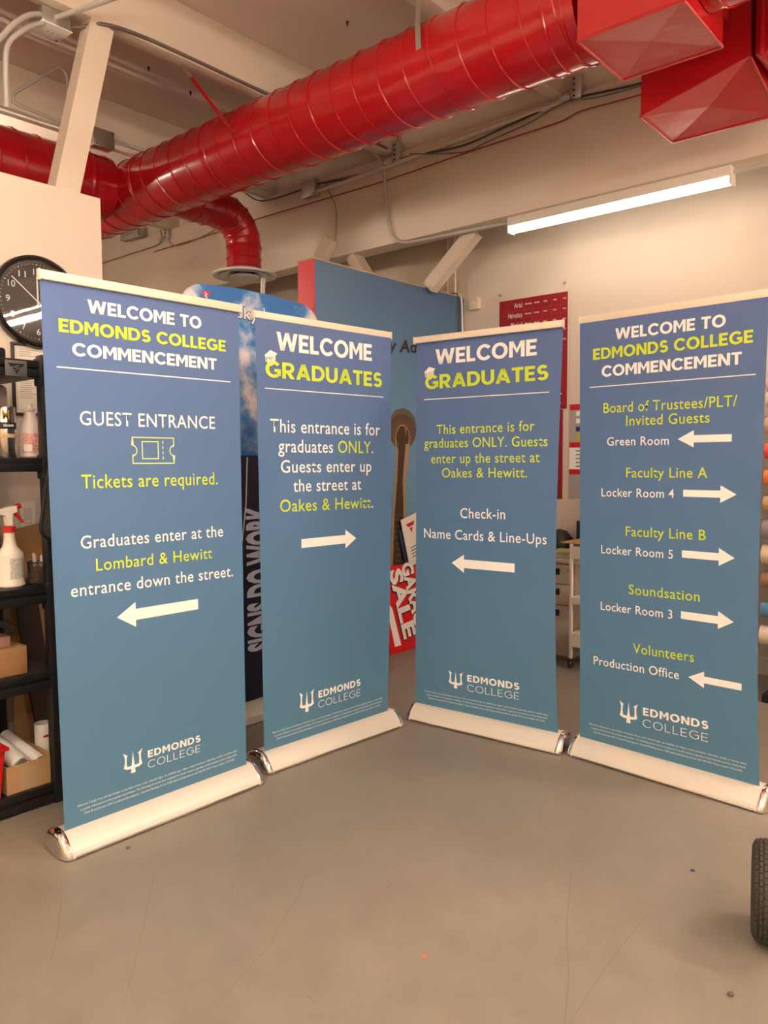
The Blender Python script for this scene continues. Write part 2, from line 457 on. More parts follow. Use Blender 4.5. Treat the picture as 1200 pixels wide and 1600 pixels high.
flat_poly(sum([stroke([(4.655+.002*k,1.02-.045*k),(4.76,1.0-.045*k)], .006) for k in range(11)],[]), F, .0034).build('tower_lattice', tw_g, bw)['kind']='stuff'
flat_poly([arc(4.765,1.858,.004,.004,0,360,8)[:-1]], F, .001).build('tower_spire', tw_d, bw)
Fi = F @ Matrix.Translation((4.60,2.262,0)) @ Matrix(((1,.22,0,0),(0,1,0,0),(0,0,1,0),(0,0,0,1)))
font_text('y Ad', Fi, 0, .335, -.005, .02, .092, print_k, bw, bold=.03)

# ------------------------------------------------------------------ lamps
tube_m = mat('lamp_diffuser', (1,1,1), .4, emit=(LIGHT_COL, TUBE_NEAR))
tubew_m = mat('lamp_diffuser_wall', (1,1,1), .4, emit=((1.0,.86,.70), TUBE_WALL))
def strip_lamp(name, label, loc, L, axis, m, group=None):
    t = thing(name, label, 'lamp', loc, 0 if axis == 'y' else PI/2, group)
    MB().bbox(-.045,.045,-L/2,L/2,-.062,0,.004).build('housing', white_m, t)
    pts = [(.040*math.cos(a), -.062-.045*math.sin(a)) for a in [PI*k/8 for k in range(9)]]
    MB().prism(pts, 'y', -L/2+.012, L/2-.012, smooth=False).build('diffuser', m, t)
    for s_ in (-1,1):
        MB().bbox(-.046,.046,s_*(L/2-.006)-.006,s_*(L/2-.006)+.006,-.108,-.055,.003).build('end_cap', white_m, t)
    return t
wl = strip_lamp('strip_lamp', 'lit white strip lamp under the girder on the right', (4.975,2.30,3.154), 1.53, 'y', tubew_m)
tubes_m = mat('lamp_diffuser_bright', (1,1,1), .4, emit=(LIGHT_COL, TUBE_SIDE))
tubeup_m = mat('added_uplight_glow', (1,1,1), .4, emit=(LIGHT_COL, TUBE_UP))
NEAR = [(.65,1.40,3.25,1.2,'x'),(-1.9,.95,3.20,1.2,'x'),(.35,-1.95,3.20,1.2,'x'),(2.3,-1.95,3.20,1.2,'x'),(-1.6,-1.95,3.20,1.2,'x'),(-2.5,1.9,3.20,1.2,'x'),(2.3,6.6,3.30,1.2,'x'),(4.20,-1.15,3.27,1.5,'y')]  # unseen lamps put in to light the room; last one follows the clock reflection
for k, (x,y,z,L,ax) in enumerate(NEAR):
    strip_lamp('strip_lamp', ['added unseen lit strip lamp hanging above the camera','added unseen lit strip lamp hanging over the left side of the room','unseen lit strip lamp behind the camera, middle of its row','unseen lit strip lamp behind the camera, right end of its row','unseen lit strip lamp behind the camera, left end of its row','added unseen lit strip lamp in front of the clock wall','added unseen lit strip lamp beyond the clock wall','lit strip lamp near the right wall beside the camera'][k], (x,y,z-.15), L, ax, tube_m if ax == 'x' else tubes_m)
    t = [o for o in COL.objects if o.name.startswith('strip_lamp')][-1]
    MB().bbox(-.035,.035,-L/2+.02,L/2-.02,.001,.02,.004).build('added_uplight', tubeup_m, t)  # glowing top face added to brighten ceiling and beams
    for s_ in (-1,1): MB().tube([(0,s_*(L/2-.01),.0),(0,s_*(L/2-.01),HC-.002-(z-.15))], .003, 6).build('hanger_rod', steel_m, t)

# ------------------------------------------------------------------ ducts
DX, DZ, DR = 3.48, 3.50, .233
CY = 5.60
def spiral(R, L, pitch, r=.0055, n=28, start=0.0):
    pts = []; m = int(L/pitch*n)
    for i in range(m+1):
        a = 2*PI*i/n; pts.append(((R+r*.3)*math.cos(a), (R+r*.3)*math.sin(a), start+i*pitch/n))
    return MB().tube(pts, r, 5)
toY = Matrix.Rotation(-PI/2, 4, 'X')   # local z -> +y
toX = Matrix.Rotation(PI/2, 4, 'Y')    # local z -> +x
def duct_run(name, label, origin, rot, L, R, pitch, m=None):
    t = thing(name, label, 'duct', origin)
    M = rot
    k = int(L/.12); prof = [(R, L*i/k) for i in range(k+1)]
    mb = MB().lathe(prof, 56, M=M); mb.build('pipe', m or red_m, t)
    sp_ = spiral(R, L-.02, pitch, start=.01); sp_.v = [tuple(M @ Vector(p)) for p in sp_.v]; sp_.build('spiral_seam', m or red_m, t)
    return t
main = duct_run('spiral_duct', 'long glossy red spiral duct running across the ceiling', (DX,1.70,DZ), toY, 4.45, DR, .172)
for yy in (.05,.14,2.62,3.50):
    mb = MB().lathe([(DR+.001,yy),(DR+.006,yy+.004),(DR+.006,yy+.012),(DR+.001,yy+.016)], 56, M=toY, cap=False); mb.build('coupling_ring', red_m, main)
cross = duct_run('spiral_duct', 'red spiral duct coming from the left edge above the clock wall', (0.2,CY,DZ), toX, DX-.21-.2, DR-.003, .172)
mb = MB().lathe([(DR+.002,DX-.62),(DR+.008,DX-.61),(DR+.008,DX-.59),(DR+.002,DX-.58)],56,M=toX,cap=False); mb.build('coupling_ring', red_m, cross)
# branch and elbow to the round diffuser
BY, BZ, BR, EX = 5.17, 3.43, .140, 4.27
br = thing('branch_duct', 'red elbow duct dropping to the round ceiling diffuser', 'duct', (DX,BY,BZ))
er = .24; x0 = .04; xe = EX-DX-er
mb = MB()
mb.tube([(x0+(xe-x0)*i/8,0,0) for i in range(9)], BR, 36)
mb.build('pipe', red_m, br)
ng = 5
for k in range(ng):
    a0 = PI/2*k/ng; a1 = PI/2*(k+1)/ng
    pa = Vector((xe+er*math.sin(a0),0,-er+er*math.cos(a0))); pb = Vector((xe+er*math.sin(a1),0,-er+er*math.cos(a1)))
    vs = []; fs = []; nn = 36
    for P_, aa in ((pa,a0),(pb,a1)):
        t_ = Vector((math.cos(aa),0,-math.sin(aa))); u_ = Vector((0,1,0)); w_ = t_.cross(u_)
        for j in range(nn):
            q = 2*PI*j/nn; vs.append(P_+u_*math.cos(q)*BR*1.01+w_*math.sin(q)*BR*1.01)
    for j in range(nn): fs.append((j,(j+1)%nn,nn+(j+1)%nn,nn+j))
    MB().add(vs, fs, 0, True).build('elbow_gore', red_m, br)
    ringp = [vs[nn+j] for j in range(nn)]+[vs[nn]]
    MB().tube(ringp, .006, 6, caps=False).build('gore_seam', red_m, br)
mb = MB().lathe([(BR,-er-.18),(BR,-er+.005)], 36, M=Matrix.Translation((xe+er,0,0)), cap=False)
mb.build('drop_pipe', red_m, br)
for yy in (-.17,-.10,-.02): MB().lathe([(BR+.001,-er+yy-.006),(BR+.006,-er+yy),(BR+.001,-er+yy+.006)],36,M=Matrix.Translation((xe+er,0,0)),cap=False).build('gore_seam', red_m, br)
for xx in (x0+.26, x0+.36, xe-.04): MB().lathe([(BR+.001,xx-.006),(BR+.006,xx),(BR+.001,xx+.006)],36,M=toX,cap=False).build('gore_seam', red_m, br)
dif_m = mat('diffuser_white', (.92,.88,.84), .3)
df = thing('round_diffuser', 'round white ceiling diffuser at the end of the red elbow duct', 'vent', (EX,BY,BZ-er-.18))
MB().lathe([(.142,.0),(.150,-.004),(.262,-.040),(.268,-.052),(.255,-.058),(.205,-.046),(.19,-.03),(.142,-.0)],48,cap=False).build('outer_cone', dif_m, df)
MB().lathe([(.165,-.022),(.200,-.052),(.196,-.058),(.150,-.044),(.12,-.02)],48,cap=False).build('middle_cone', dif_m, df)
MB().lathe([(.06,-.030),(.115,-.060),(.108,-.066),(.06,-.052),(.0,-.050)],40,cap=False).build('inner_cone', dif_m, df)
MB().lathe([(.0,.006),(.139,.006),(.139,.0),(.0,.0)],32,cap=False).build('damper', dark_m, df)

# square transition boxes (sheet metal with crossed creases)
def sheet_box(name, label, P, creases, loc, flange=True):
    """P: 8 corners bottom(4, ccw from above) top(4), relative; the bottom sheet has raised creases"""
    t = thing(name, label, 'duct', loc)
    c = sum((Vector(p) for p in P[:4]), Vector())/4 + Vector((0,0,.012))
    mb = MB(); vs = [Vector(p) for p in P]+[c]
    mb.add(vs, [(0,1,5,4),(1,2,6,5),(2,3,7,6),(3,0,4,7),(4,5,6,7)], 0)
    mb.build('side_sheets', redflat_m, t)
    MB().add(vs[:4]+[c], [(1,0,4),(2,1,4),(3,2,4),(0,3,4)], 0).build('bottom_sheet', redflat_m, t, recalc=False)
    fl = MB()
    for i in range(4):
        a, b2 = vs[i], vs[(i+1)%4]; fl.tube([a,b2], .007, 6)
    fl.build('folded_seam', redflat_m, t)
    return t
z1 = 3.245
sheet_box('duct_box', 'square red transition box at the near end of the long spiral duct',
    [(0,0,0),(.47,0,0),(.47,.46,0),(0,.46,0),(0,0,.50),(.47,0,.50),(.47,.46,.50),(0,.46,.50)], None, (DX-.235,1.205,z1))
# deeper box behind, bottom slopes up toward the near side
sheet_box('duct_box', 'deep red duct box with sloping lower edge at the right edge of the ceiling',
    [(0,0,.13),(.50,0,.02),(.44,.53,0),(0,.53,0),(0,0,.60),(.50,0,.60),(.44,.53,.60),(0,.53,.60)], None, (4.06,1.19,3.20))
pl_ = thing('plenum_duct', 'dark red rectangular duct running out of the frame at top right', 'duct', (4.06,-.30,3.33))
MB().bbox(.01,.56,0,1.47,0,.46,.004).build('sheet_body', redflat_m, pl_)
for yy in (1.43, 1.34): MB().bbox(-.004,.574,yy,yy+.02,-.014,.47,.003).build('flange', redflat_m, pl_)
cn = MB().bbox(.0,.34,0,.30,0,.24,.004).build('duct_link', redflat_m); cn.location = (DX+.237,1.28,3.50); tag(cn, 'short red duct link between the two square boxes', 'duct')
du = duct_run('spiral_duct', 'red spiral duct leaving the square box at the top right corner', (DX,-1.5,DZ+.03), toY, 2.70, .225, .172)

# straps holding the duct
def strap(pts, label, mats, split):
    t = thing('hanger_strap', label, 'strap', pts[0])
    o0 = Vector(pts[0])
    def rib_(pp, m):
        vs = []; 
        for p in pp: 
            p = Vector(p)-o0
            vs += [p+Vector((0,-.016,0)), p+Vector((0,.016,0)), p+Vector((.003,.016,0)), p+Vector((.003,-.016,0))]
        fs = []
        for i in range(len(pp)-1):
            for k in range(4): fs.append((4*i+k,4*i+(k+1)%4,4*i+4+(k+1)%4,4*i+4+k))
        fs.append((0,1,2,3)); e_ = 4*(len(pp)-1); fs.append((e_+3,e_+2,e_+1,e_))
        return MB().add(vs, fs)
    rib_(pts[:split+1], mats[0]).build('band', mats[0], t)
    if split < len(pts)-1: rib_(pts[split:], mats[1]).build('painted_band', mats[1], t)
    MB().lathe([(.0,0),(.006,0),(.006,.006),(0,.007)],8,M=Matrix.Translation(Vector(pts[-1])-o0+Vector((-.004,0,.02))) @ Matrix.Rotation(-PI/2,4,'Y')).build('screw', steel_m, t)
    return t
strap([(2.978,4.156,3.838),(3.02,4.13,3.78),(3.235,3.99,3.47)], 'thin silver and red hanger strap over the middle of the long duct', [steel_m,red_m], 1)
strap([(3.255,2.545,4.155),(3.255,2.54,3.80),(3.235,2.538,3.62),(3.242,2.538,3.50)], 'silver hanger strap screwed to the top of the red duct', [steel_m,red_m], 3)
strap([(4.10,5.17,4.155),(4.10,5.17,3.56)], 'thin red hanger strap above the branch duct', [red_m,red_m], 1)

# ------------------------------------------------------------------ conduits, cables and boxes
def run(name, label, cat, pts, r, m, smooth=True, n=6):
    p = smoothpts(pts) if smooth else pts
    o0 = Vector(pts[0]); o = MB().tube([Vector(q)-o0 for q in p], r, n).build(name, m); o.location = o0
    return tag(o, label, cat)
run('red_wire', 'thin red wire sagging along the face of the girder', 'wire', [(4.885,7.4,3.66),(4.885,6.614,3.655),(4.885,5.744,3.665),(4.885,4.897,3.657),(4.885,4.175,3.652),(4.885,3.432,3.67),(4.885,2.997,3.677),(4.885,2.622,3.682),(4.885,2.465,3.708),(4.885,2.035,3.693),(4.885,1.2,3.70),(4.885,-.4,3.70)], .0045, redwire_m)
run('black_cable', 'black cable clipped along the top of the girder', 'cable', [(4.875,-.5,3.77),(4.875,1.3,3.76),(4.875,2.03,3.755),(4.875,2.559,3.80),(4.875,2.988,3.766),(4.875,3.421,3.726),(4.875,3.95,3.775),(4.875,4.437,3.748),(4.875,4.957,3.80),(4.875,5.198,3.789),(4.875,5.536,3.796),(4.875,5.713,3.834),(4.875,5.9,3.95)], .007, cable_m)
run('grey_cable', 'grey cable sagging below the black cable on the girder', 'cable', [(4.862,-.5,3.74),(4.862,2.026,3.735),(4.862,2.553,3.785),(4.862,2.831,3.732),(4.862,3.193,3.690),(4.862,3.414,3.675),(4.862,3.893,3.785)], .005, mat('grey_cable',(.18,.18,.17),.5))
run('steel_conduit', 'bent steel conduit looping down the girder face to the strip lamp', 'conduit', [(4.40,4.85,4.13),(4.70,4.60,4.08),(4.86,4.40,3.99),(4.882,4.235,3.86),(4.882,4.17,3.73),(4.882,4.16,3.56),(4.882,4.125,3.322),(4.882,4.085,3.20),(4.89,3.98,3.140),(4.93,3.807,3.138),(4.955,3.49,3.138),(4.975,3.20,3.136),(4.975,3.07,3.125)], .0125, emt_m, n=10)
run('steel_conduit', 'straight steel conduit running right from the end of the strip lamp', 'conduit', [(4.975,1.53,3.12),(4.975,1.2,3.12),(4.975,.3,3.12),(4.975,-.8,3.12)], .0125, emt_m, False, 10)
run('painted_conduit', 'cream painted conduit along the girder between two junction boxes', 'conduit', [(4.882,4.93,3.74),(4.882,4.5,3.745),(4.882,4.084,3.757),(4.882,3.2,3.79),(4.882,2.6,3.80)], .017, beam_m, False, 10)
run('thin_cable', 'thin beige cable hanging down the girder face behind the red wall end', 'cable', [(4.886,4.446,3.768),(4.886,4.79,3.791),(4.886,4.799,3.73),(4.886,4.718,3.581),(4.886,4.705,3.446),(4.886,4.722,3.291),(4.886,4.80,3.10),(4.886,4.80,2.9)], .005, mat('beige_cable',(.38,.30,.22),.5))
run('thin_cable', 'thin grey cable clipped across the girder above the first banner', 'cable', [(4.886,8.8,3.715),(4.886,8.394,3.713),(4.886,7.822,3.715),(4.886,7.331,3.72),(4.886,7.25,3.78),(4.886,7.27,3.86)], .006, mat('taupe_cable',(.22,.17,.13),.5))
run('thin_cable', 'thin cable drooping from the lamp holder to the branch duct', 'cable', [(4.886,7.12,3.83),(4.886,7.10,3.70),(4.886,6.95,3.648),(4.886,6.608,3.656),(4.886,6.3,3.70)], .004, mat('taupe_cable',(.22,.17,.13),.5))
run('vertical_conduit', 'slim vertical conduit on the right wall above the blue partition', 'conduit', [(XW-.015,4.02,3.9),(XW-.015,4.02,2.2)], .011, beam_m, False)
run('white_cable', 'white cable dropping over the corner of the blue partition', 'cable', [(5.47,3.90,3.9),(5.47,3.90,2.88),(5.475,3.88,2.815),(5.48,3.845,2.78),(5.485,3.838,2.56),(5.487,3.838,2.26),(5.487,3.838,1.6)], .009, white_m)
run('dark_cable', 'dark thin cable dropping over the corner of the blue partition', 'cable', [(5.40,3.91,2.81),(5.42,3.87,2.812),(5.435,3.845,2.78),(5.44,3.842,2.56),(5.445,3.842,1.6)], .005, cable_m)
def jbox(name, label, x0,x1,y0,y1,z0,z1, axis='x', cat='junction box', cover=None):
    t = thing(name, label, cat, ((x0+x1)/2,(y0+y1)/2,z0))
    cx, cy = (x0+x1)/2, (y0+y1)/2
    MB().bbox(x0-cx,x1-cx,y0-cy,y1-cy,0,z1-z0,.004).build('body', steel_m, t)
    c = MB()
    if axis == 'x': c.bbox(x0-cx-.006,x0-cx-.0005,y0-cy-.004,y1-cy+.004,-.004,z1-z0+.004,.002)
    elif axis == 'z': c.bbox(x0-cx-.006,x1-cx+.006,y0-cy-.006,y1-cy+.006,-.005,-.0005,.002)
    else: c.bbox(x0-cx-.004,x1-cx+.004,y0-cy-.006,y0-cy-.0005,-.004,z1-z0+.004,.002)
    c.build('cover', cover or steel_m, t)
    s_ = MB()
    for a in (-1,1):
        if axis == 'x': p = (x0-cx-.008, a*(y1-y0)*.4, (z1-z0)*(.5+.4*a)); R_ = Matrix.Rotation(-PI/2,4,'Y')
        elif axis == 'z': p = (a*(x1-x0)*.4, a*(y1-y0)*.4, -.007); R_ = Matrix.Rotation(PI,4,'X')
        else: p = (a*(x1-x0)*.4, y0-cy-.008, (z1-z0)*(.5+.4*a)); R_ = Matrix.Rotation(PI/2,4,'X')
        s_.lathe([(.0,0),(.006,0),(.004,.003),(0,.004)],8,M=Matrix.Translation(p) @ R_)
    s_.build('cover_screws', dark_m, t)
    return t
jbox('junction_box', 'grey junction box on the girder at the left end of the painted conduit', 4.84,4.898,4.91,5.07,3.70,3.83)
jb = jbox('junction_box', 'steel junction box with white cover at the top left corner', 2.10,2.26,4.15,4.30,3.755,3.838, 'z', cover=mat('white_label',(.95,.93,.90),.4))
font_text('2 4', Matrix(((1,0,0,0),(0,-1,0,0),(0,0,-1,-.0055),(0,0,0,1))), -.02,.02,-.01,-.01,.015, mat('grey_print',(.35,.33,.3),.5), jb)
jbox('junction_box', 'grey junction box on the rafter beside the cream brace', 3.13,3.29,5.47,5.555,3.76,3.885, 'y')
jbox('junction_box', 'small steel box on the girder above the first banner', 4.84,4.898,7.62,7.95,3.86,3.95)
def holder(y, z, label):
    t = thing('perforated_bracket', label, 'bracket', (4.86,y,z))
    MB().bbox(0,.038,-.035,.035,0,.15,.003).build('plate', steel_m, t)
    h = MB()
    for k in range(4): h.lathe([(0,0),(.008,0),(.008,.002),(0,.002)],8,M=Matrix.Translation((-.001,.014,.02+.036*k)) @ Matrix.Rotation(-PI/2,4,'Y'))
    h.build('holes', dark_m, t)
    MB().tube([(-.02,.045,.015),(-.02,.10,.01)], [.022,.018], 14).build('connector', emt_m, t)
    MB().tube([(.02,.0,.15),(.03,-.01,.32)], .003, 5).build('tie_wire', cable_m, t)
    return t
holder(4.03,3.76,'perforated steel bracket on the girder by the looping conduit')
holder(2.50,3.79,'perforated steel bracket on the girder beside the square red box')
holder(7.13,3.74,'perforated steel bracket on the girder below the long red duct')
# conduits at upper left
run('steel_conduit', 'steel conduit bent into a triangle above the left duct', 'conduit', [(2.846,5.3,3.70),(2.848,5.3,3.80),(2.849,5.3,4.00),(2.843,5.3,4.09),(2.803,5.3,4.128),(2.757,5.3,4.104),(2.62,5.3,3.98),(2.487,5.3,3.86),(2.470,5.3,3.815),(2.505,5.3,3.785),(2.836,5.3,3.765),(3.02,5.35,3.78),(3.12,5.49,3.85)], .011, emt_m, n=10)
run('steel_conduit', 'upper straight conduit on the rafter behind the cream brace', 'conduit', [(0.3,5.53,3.835),(3.13,5.53,3.835)], .011, emt_m, False, 10)
run('steel_conduit', 'lower straight conduit on the rafter behind the cream brace', 'conduit', [(0.3,5.53,3.805),(3.13,5.53,3.800)], .011, emt_m, False, 10)
run('steel_conduit', 'upper conduit running right from the rafter junction box to the duct', 'conduit', [(3.29,5.53,3.860),(4.85,5.53,3.860)], .011, emt_m, False, 10)
run('steel_conduit', 'lower conduit running right from the rafter junction box to the duct', 'conduit', [(3.29,5.53,3.79),(4.85,5.53,3.80)], .011, emt_m, False, 10)
run('steel_conduit', 'outer bent conduit curving down left from the white covered box', 'conduit', [(2.12,4.18,3.80),(2.02,4.12,3.735),(1.93,4.08,3.65),(1.86,4.06,3.56),(1.80,4.05,3.45),(1.79,4.05,3.2)], .014, emt_m, n=10)
run('steel_conduit', 'inner bent conduit curving down left from the white covered box', 'conduit', [(2.15,4.20,3.78),(2.04,4.13,3.695),(1.95,4.09,3.61),(1.885,4.07,3.53),(1.86,4.06,3.44),(1.855,4.06,3.2)], .014, emt_m, n=10)
run('steel_conduit', 'conduit leaving the white covered box towards the top edge', 'conduit', [(2.17,4.19,3.80),(2.24,3.95,3.80),(2.33,3.6,3.80)], .014, emt_m, n=10)
run('black_cable', 'dark cable clipped along the lower edge of the near rafter', 'cable', [(2.25,4.20,3.79),(2.32,4.13,3.80),(2.42,4.072,3.83),(2.63,4.068,3.853),(2.98,4.068,3.857),(3.476,4.068,3.853),(4.8,4.068,3.853)], .010, mat('brown_cable',(.16,.12,.10),.4))

# ------------------------------------------------------------------ retractable banners
def banner_mat(seed):
    m = bpy.data.materials.new('banner_print_blue'); m.use_nodes = True
    nt = m.node_tree; n = nt.nodes; l = nt.links; b = n['Principled BSDF']; b.inputs['Roughness'].default_value = .55
    b.inputs['Specular IOR Level'].default_value = .35
    tc = n.new('ShaderNodeTexCoord'); sp = n.new('ShaderNodeSeparateXYZ'); l.new(tc.outputs['Object'], sp.inputs[0])
    mr = n.new('ShaderNodeMapRange'); mr.inputs[1].default_value = .08; mr.inputs[2].default_value = 2.07; l.new(sp.outputs['Z'], mr.inputs[0])
    cr = n.new('ShaderNodeValToRGB')
    cr.color_ramp.elements[0].color = BAN_LO; cr.color_ramp.elements[1].color = BAN_HI
    e = cr.color_ramp.elements.new(.5); e.color = BAN_MID
    l.new(mr.outputs[0], cr.inputs[0]); l.new(cr.outputs[0], b.inputs['Base Color'])
    mp = n.new('ShaderNodeMapping'); mp.inputs['Location'].default_value = (seed,seed*.3,0); l.new(tc.outputs['Object'], mp.inputs[0])
    nz = n.new('ShaderNodeTexNoise'); nz.inputs['Scale'].default_value = 5; nz.inputs['Detail'].default_value = 2; l.new(mp.outputs[0], nz.inputs['Vector'])
    bp = n.new('ShaderNodeBump'); bp.inputs['Strength'].default_value = .5; bp.inputs['Distance'].default_value = .010; l.new(nz.outputs['Fac'], bp.inputs['Height']); l.new(bp.outputs[0], b.inputs['Normal'])
    return m
BAN_LO = (.082,.208,.325,1); BAN_MID = (.082,.184,.350,1); BAN_HI = (.094,.154,.355,1)

def profile():
    # side profile of the cassette: local y (negative = front), z
    front = [(-.070,.004),(-.071,.012),(-.058,.034),(-.044,.053),(-.030,.068),(-.016,.079),(-.004,.084)]
    rear = [(.012,.087),(.040,.086),(.068,.078),(.092,.062),(.106,.042),(.110,.022),(.106,.006)]
    return front, rear
FINE = ['Edmonds College does not discriminate on the basis of race; color; national origin; sex; disability; age; religion; sexual orientation; citizenship, marital, or veteran status;',
        'or genetic information in its programs and activities. The following person has been designated to handle inquiries regarding nondiscrimination policies: Kathy Smith',
        '(Title IX and Section 504 Coordinator/Investigator), Clearview Building, Room 122B; kathy.smith@edmonds.edu, 425.640.1814. Project number: 25-26-332']
FR = [(1.778,2.713,-.016,.002),(2.766,2.737,-.063,-.006),(3.416,2.259,-1.502,.006),(3.435,1.315,-1.654,-.005)]
CORN = [[(-.4395,2.072),(.4228,2.072),(-.419,.079),(.420,.079)],[(-.4348,2.074),(.4407,2.074),(-.4155,.079),(.4075,.079)],
        [(-.420,2.062),(.4282,2.066),(-.4292,.079),(.4246,.079)],[(-.4342,2.071),(.4172,2.069),(-.4177,.079),(.4244,.079)]]
BLAB = ['blue roll-up banner reading guest entrance with a lime ticket symbol',
        'blue roll-up banner reading welcome graduates with an arrow pointing right',
        'blue roll-up banner reading check-in name cards and line-ups with arrow pointing left',
        'blue roll-up banner listing faculty lines and locker rooms with five white arrows']
LINES = [
(0,'H','WELCOME TO',0,-.2663,.2305,1.978,1.978,.0485),(0,'H','EDMONDS COLLEGE',1,-.3775,.3518,1.897,1.897,.0475),(0,'H','COMMENCEMENT',0,-.3304,.3034,1.817,1.817,.047),
(0,'B','GUEST ENTRANCE',0,-.3098,.2881,1.569,1.570,.0505),(0,'B','Tickets are required.',1,-.3111,.2962,1.3365,1.3365,.0505),
(0,'B','Graduates enter at the',0,-.322,.3178,1.1155,1.1135,.047),(0,'B','Lombard & Hewitt',1,-.2649,.259,1.028,1.025,.045),(0,'B','entrance down the street.',0,-.3652,.3662,.942,.936,.046),
(0,'L','',0,-.178,-.094,.218,.305,0),(0,'H','EDMONDS',0,-.0707,.1794,.258,.2555,.029),(0,'T','COLLEGE',0,-.0715,.177,.2155,.213,.030),
(1,'H','WELCOME',0,-.3182,.2969,1.940,1.942,.084),(1,'H','GRADUATES',1,-.3831,.3704,1.814,1.813,.074),
(1,'B','This entrance is for',0,-.3598,.3545,1.566,1.563,.060),(1,'B','graduates |ONLY|.',0,-.3148,.3037,1.4735,1.4705,.060),(1,'B','Guests enter up',0,-.3012,.2909,1.379,1.3755,.058),
(1,'B','the street at',0,-.2282,.2166,1.2877,1.2853,.058),(1,'B','|Oakes & Hewitt|.',0,-.3087,.3026,1.196,1.188,.057),
(1,'L','',0,-.2039,-.1101,.213,.318,0),(1,'H','EDMONDS',0,-.0823,.2061,.264,.267,.035),(1,'T','COLLEGE',0,-.0839,.2058,.2141,.2133,.036),
(2,'H','WELCOME',0,-.2978,.2916,1.9415,1.9425,.080),(2,'H','GRADUATES',1,-.3635,.3542,1.8135,1.819,.074),
(2,'B','This entrance is for',1,-.2908,.2832,1.571,1.575,.050),(2,'B','graduates ONLY. Guests',1,-.37,.3532,1.500,1.498,.050),(2,'B','enter up the street at',1,-.3245,.3122,1.416,1.420,.050),(2,'B','Oakes & Hewitt.',1,-.2556,.2437,1.340,1.344,.050),
(2,'B','Check-in',0,-.141,.1245,1.127,1.131,.052),(2,'B','Name Cards & Line-Ups',0,-.3709,.3537,1.0105,1.0155,.051),
(2,'L','',0,-.2118,-.1218,.208,.302,0),(2,'H','EDMONDS',0,-.0946,.2115,.258,.263,.036),(2,'T','COLLEGE',0,-.0943,.2119,.206,.213,.036),
(3,'H','WELCOME TO',0,-.2494,.2489,1.975,1.973,.051),(3,'H','EDMONDS COLLEGE',1,-.3618,.3592,1.8935,1.896,.052),(3,'H','COMMENCEMENT',0,-.3167,.3162,1.8115,1.8135,.051),
(3,'B','Board of Trustees/PLT/',1,-.3056,.3016,1.646,1.6455,.045),(3,'B','Invited Guests',1,-.1907,.1896,1.583,1.583,.045),(3,'B','Green Room',0,-.2854,.0125,1.4945,1.4935,.0385),
(3,'B','Faculty Line A',1,-.1878,.1847,1.349,1.351,.044),(3,'B','Locker Room 4',0,-.312,.040,1.259,1.2615,.0385),
(3,'B','Faculty Line B',1,-.1865,.1826,1.081,1.086,.044),(3,'B','Locker Room 5',0,-.311,.0394,.992,.995,.0385),
(3,'B','Soundsation',1,-.1682,.1615,.815,.820,.044),(3,'B','Locker Room 3',0,-.3104,.0409,.7235,.7285,.0385),
(3,'B','Volunteers',1,-.144,.1409,.545,.553,.045),(3,'B','Production Office',0,-.3449,.0753,.456,.464,.0395),
(3,'L','',0,-.2083,-.1161,.212,.310,0),(3,'H','EDMONDS',0,-.0912,.2088,.266,.271,.036),(3,'T','COLLEGE',0,-.0914,.2081,.212,.216,.036)]
ARROWS = [(0,-.186,.183,.840,.0978,.0435,-1,.0797),(1,-.182,.1807,1.0385,.0942,.0430,1,.076),(2,-.1931,.1797,.8852,.098,.0456,-1,.0757),
 (3,.0525,.2826,1.5166,.0731,.031,-1,.0707),(3,.0809,.3069,1.2835,.0740,.030,1,.0665),(3,.0795,.3045,1.0195,.0759,.032,1,.0655),(3,.0794,.3063,.7515,.0766,.0335,1,.0658),(3,.1172,.3436,.4838,.0721,.0295,-1,.0690)]
RULES = [(-.3905,.3743,1.772),(-.3867,.3806,1.763),(-.371,.3588,1.7595),(-.3787,.3724,1.7685)]
def trident(u0, u1, v0, v1):
    W = u1-u0; H = v1-v0
    P = [[(0,1),(.10,.93),(.26,.83),(.19,.82),(.17,.55),(.20,.34),(.02,.30),(.08,.52),(.09,.74),(.05,.88)],
         [(1,1),(.90,.93),(.74,.83),(.81,.82),(.83,.55),(.80,.34),(.98,.30),(.92,.52),(.91,.74),(.95,.88)],
         [(.02,.30),(.20,.34),(.42,.34),(.42,.20),(.38,.20),(.18,.22)],[(.98,.30),(.80,.34),(.58,.34),(.58,.20),(.62,.20),(.82,.22)],
         [(.38,0),(.62,0),(.58,.34),(.42,.34)],[(.42,.34),(.58,.34),(.54,.62),(.5,1.0),(.46,.62)]]
    return [[(u0+a*W, v0+b_*H) for a, b_ in p] for p in P]
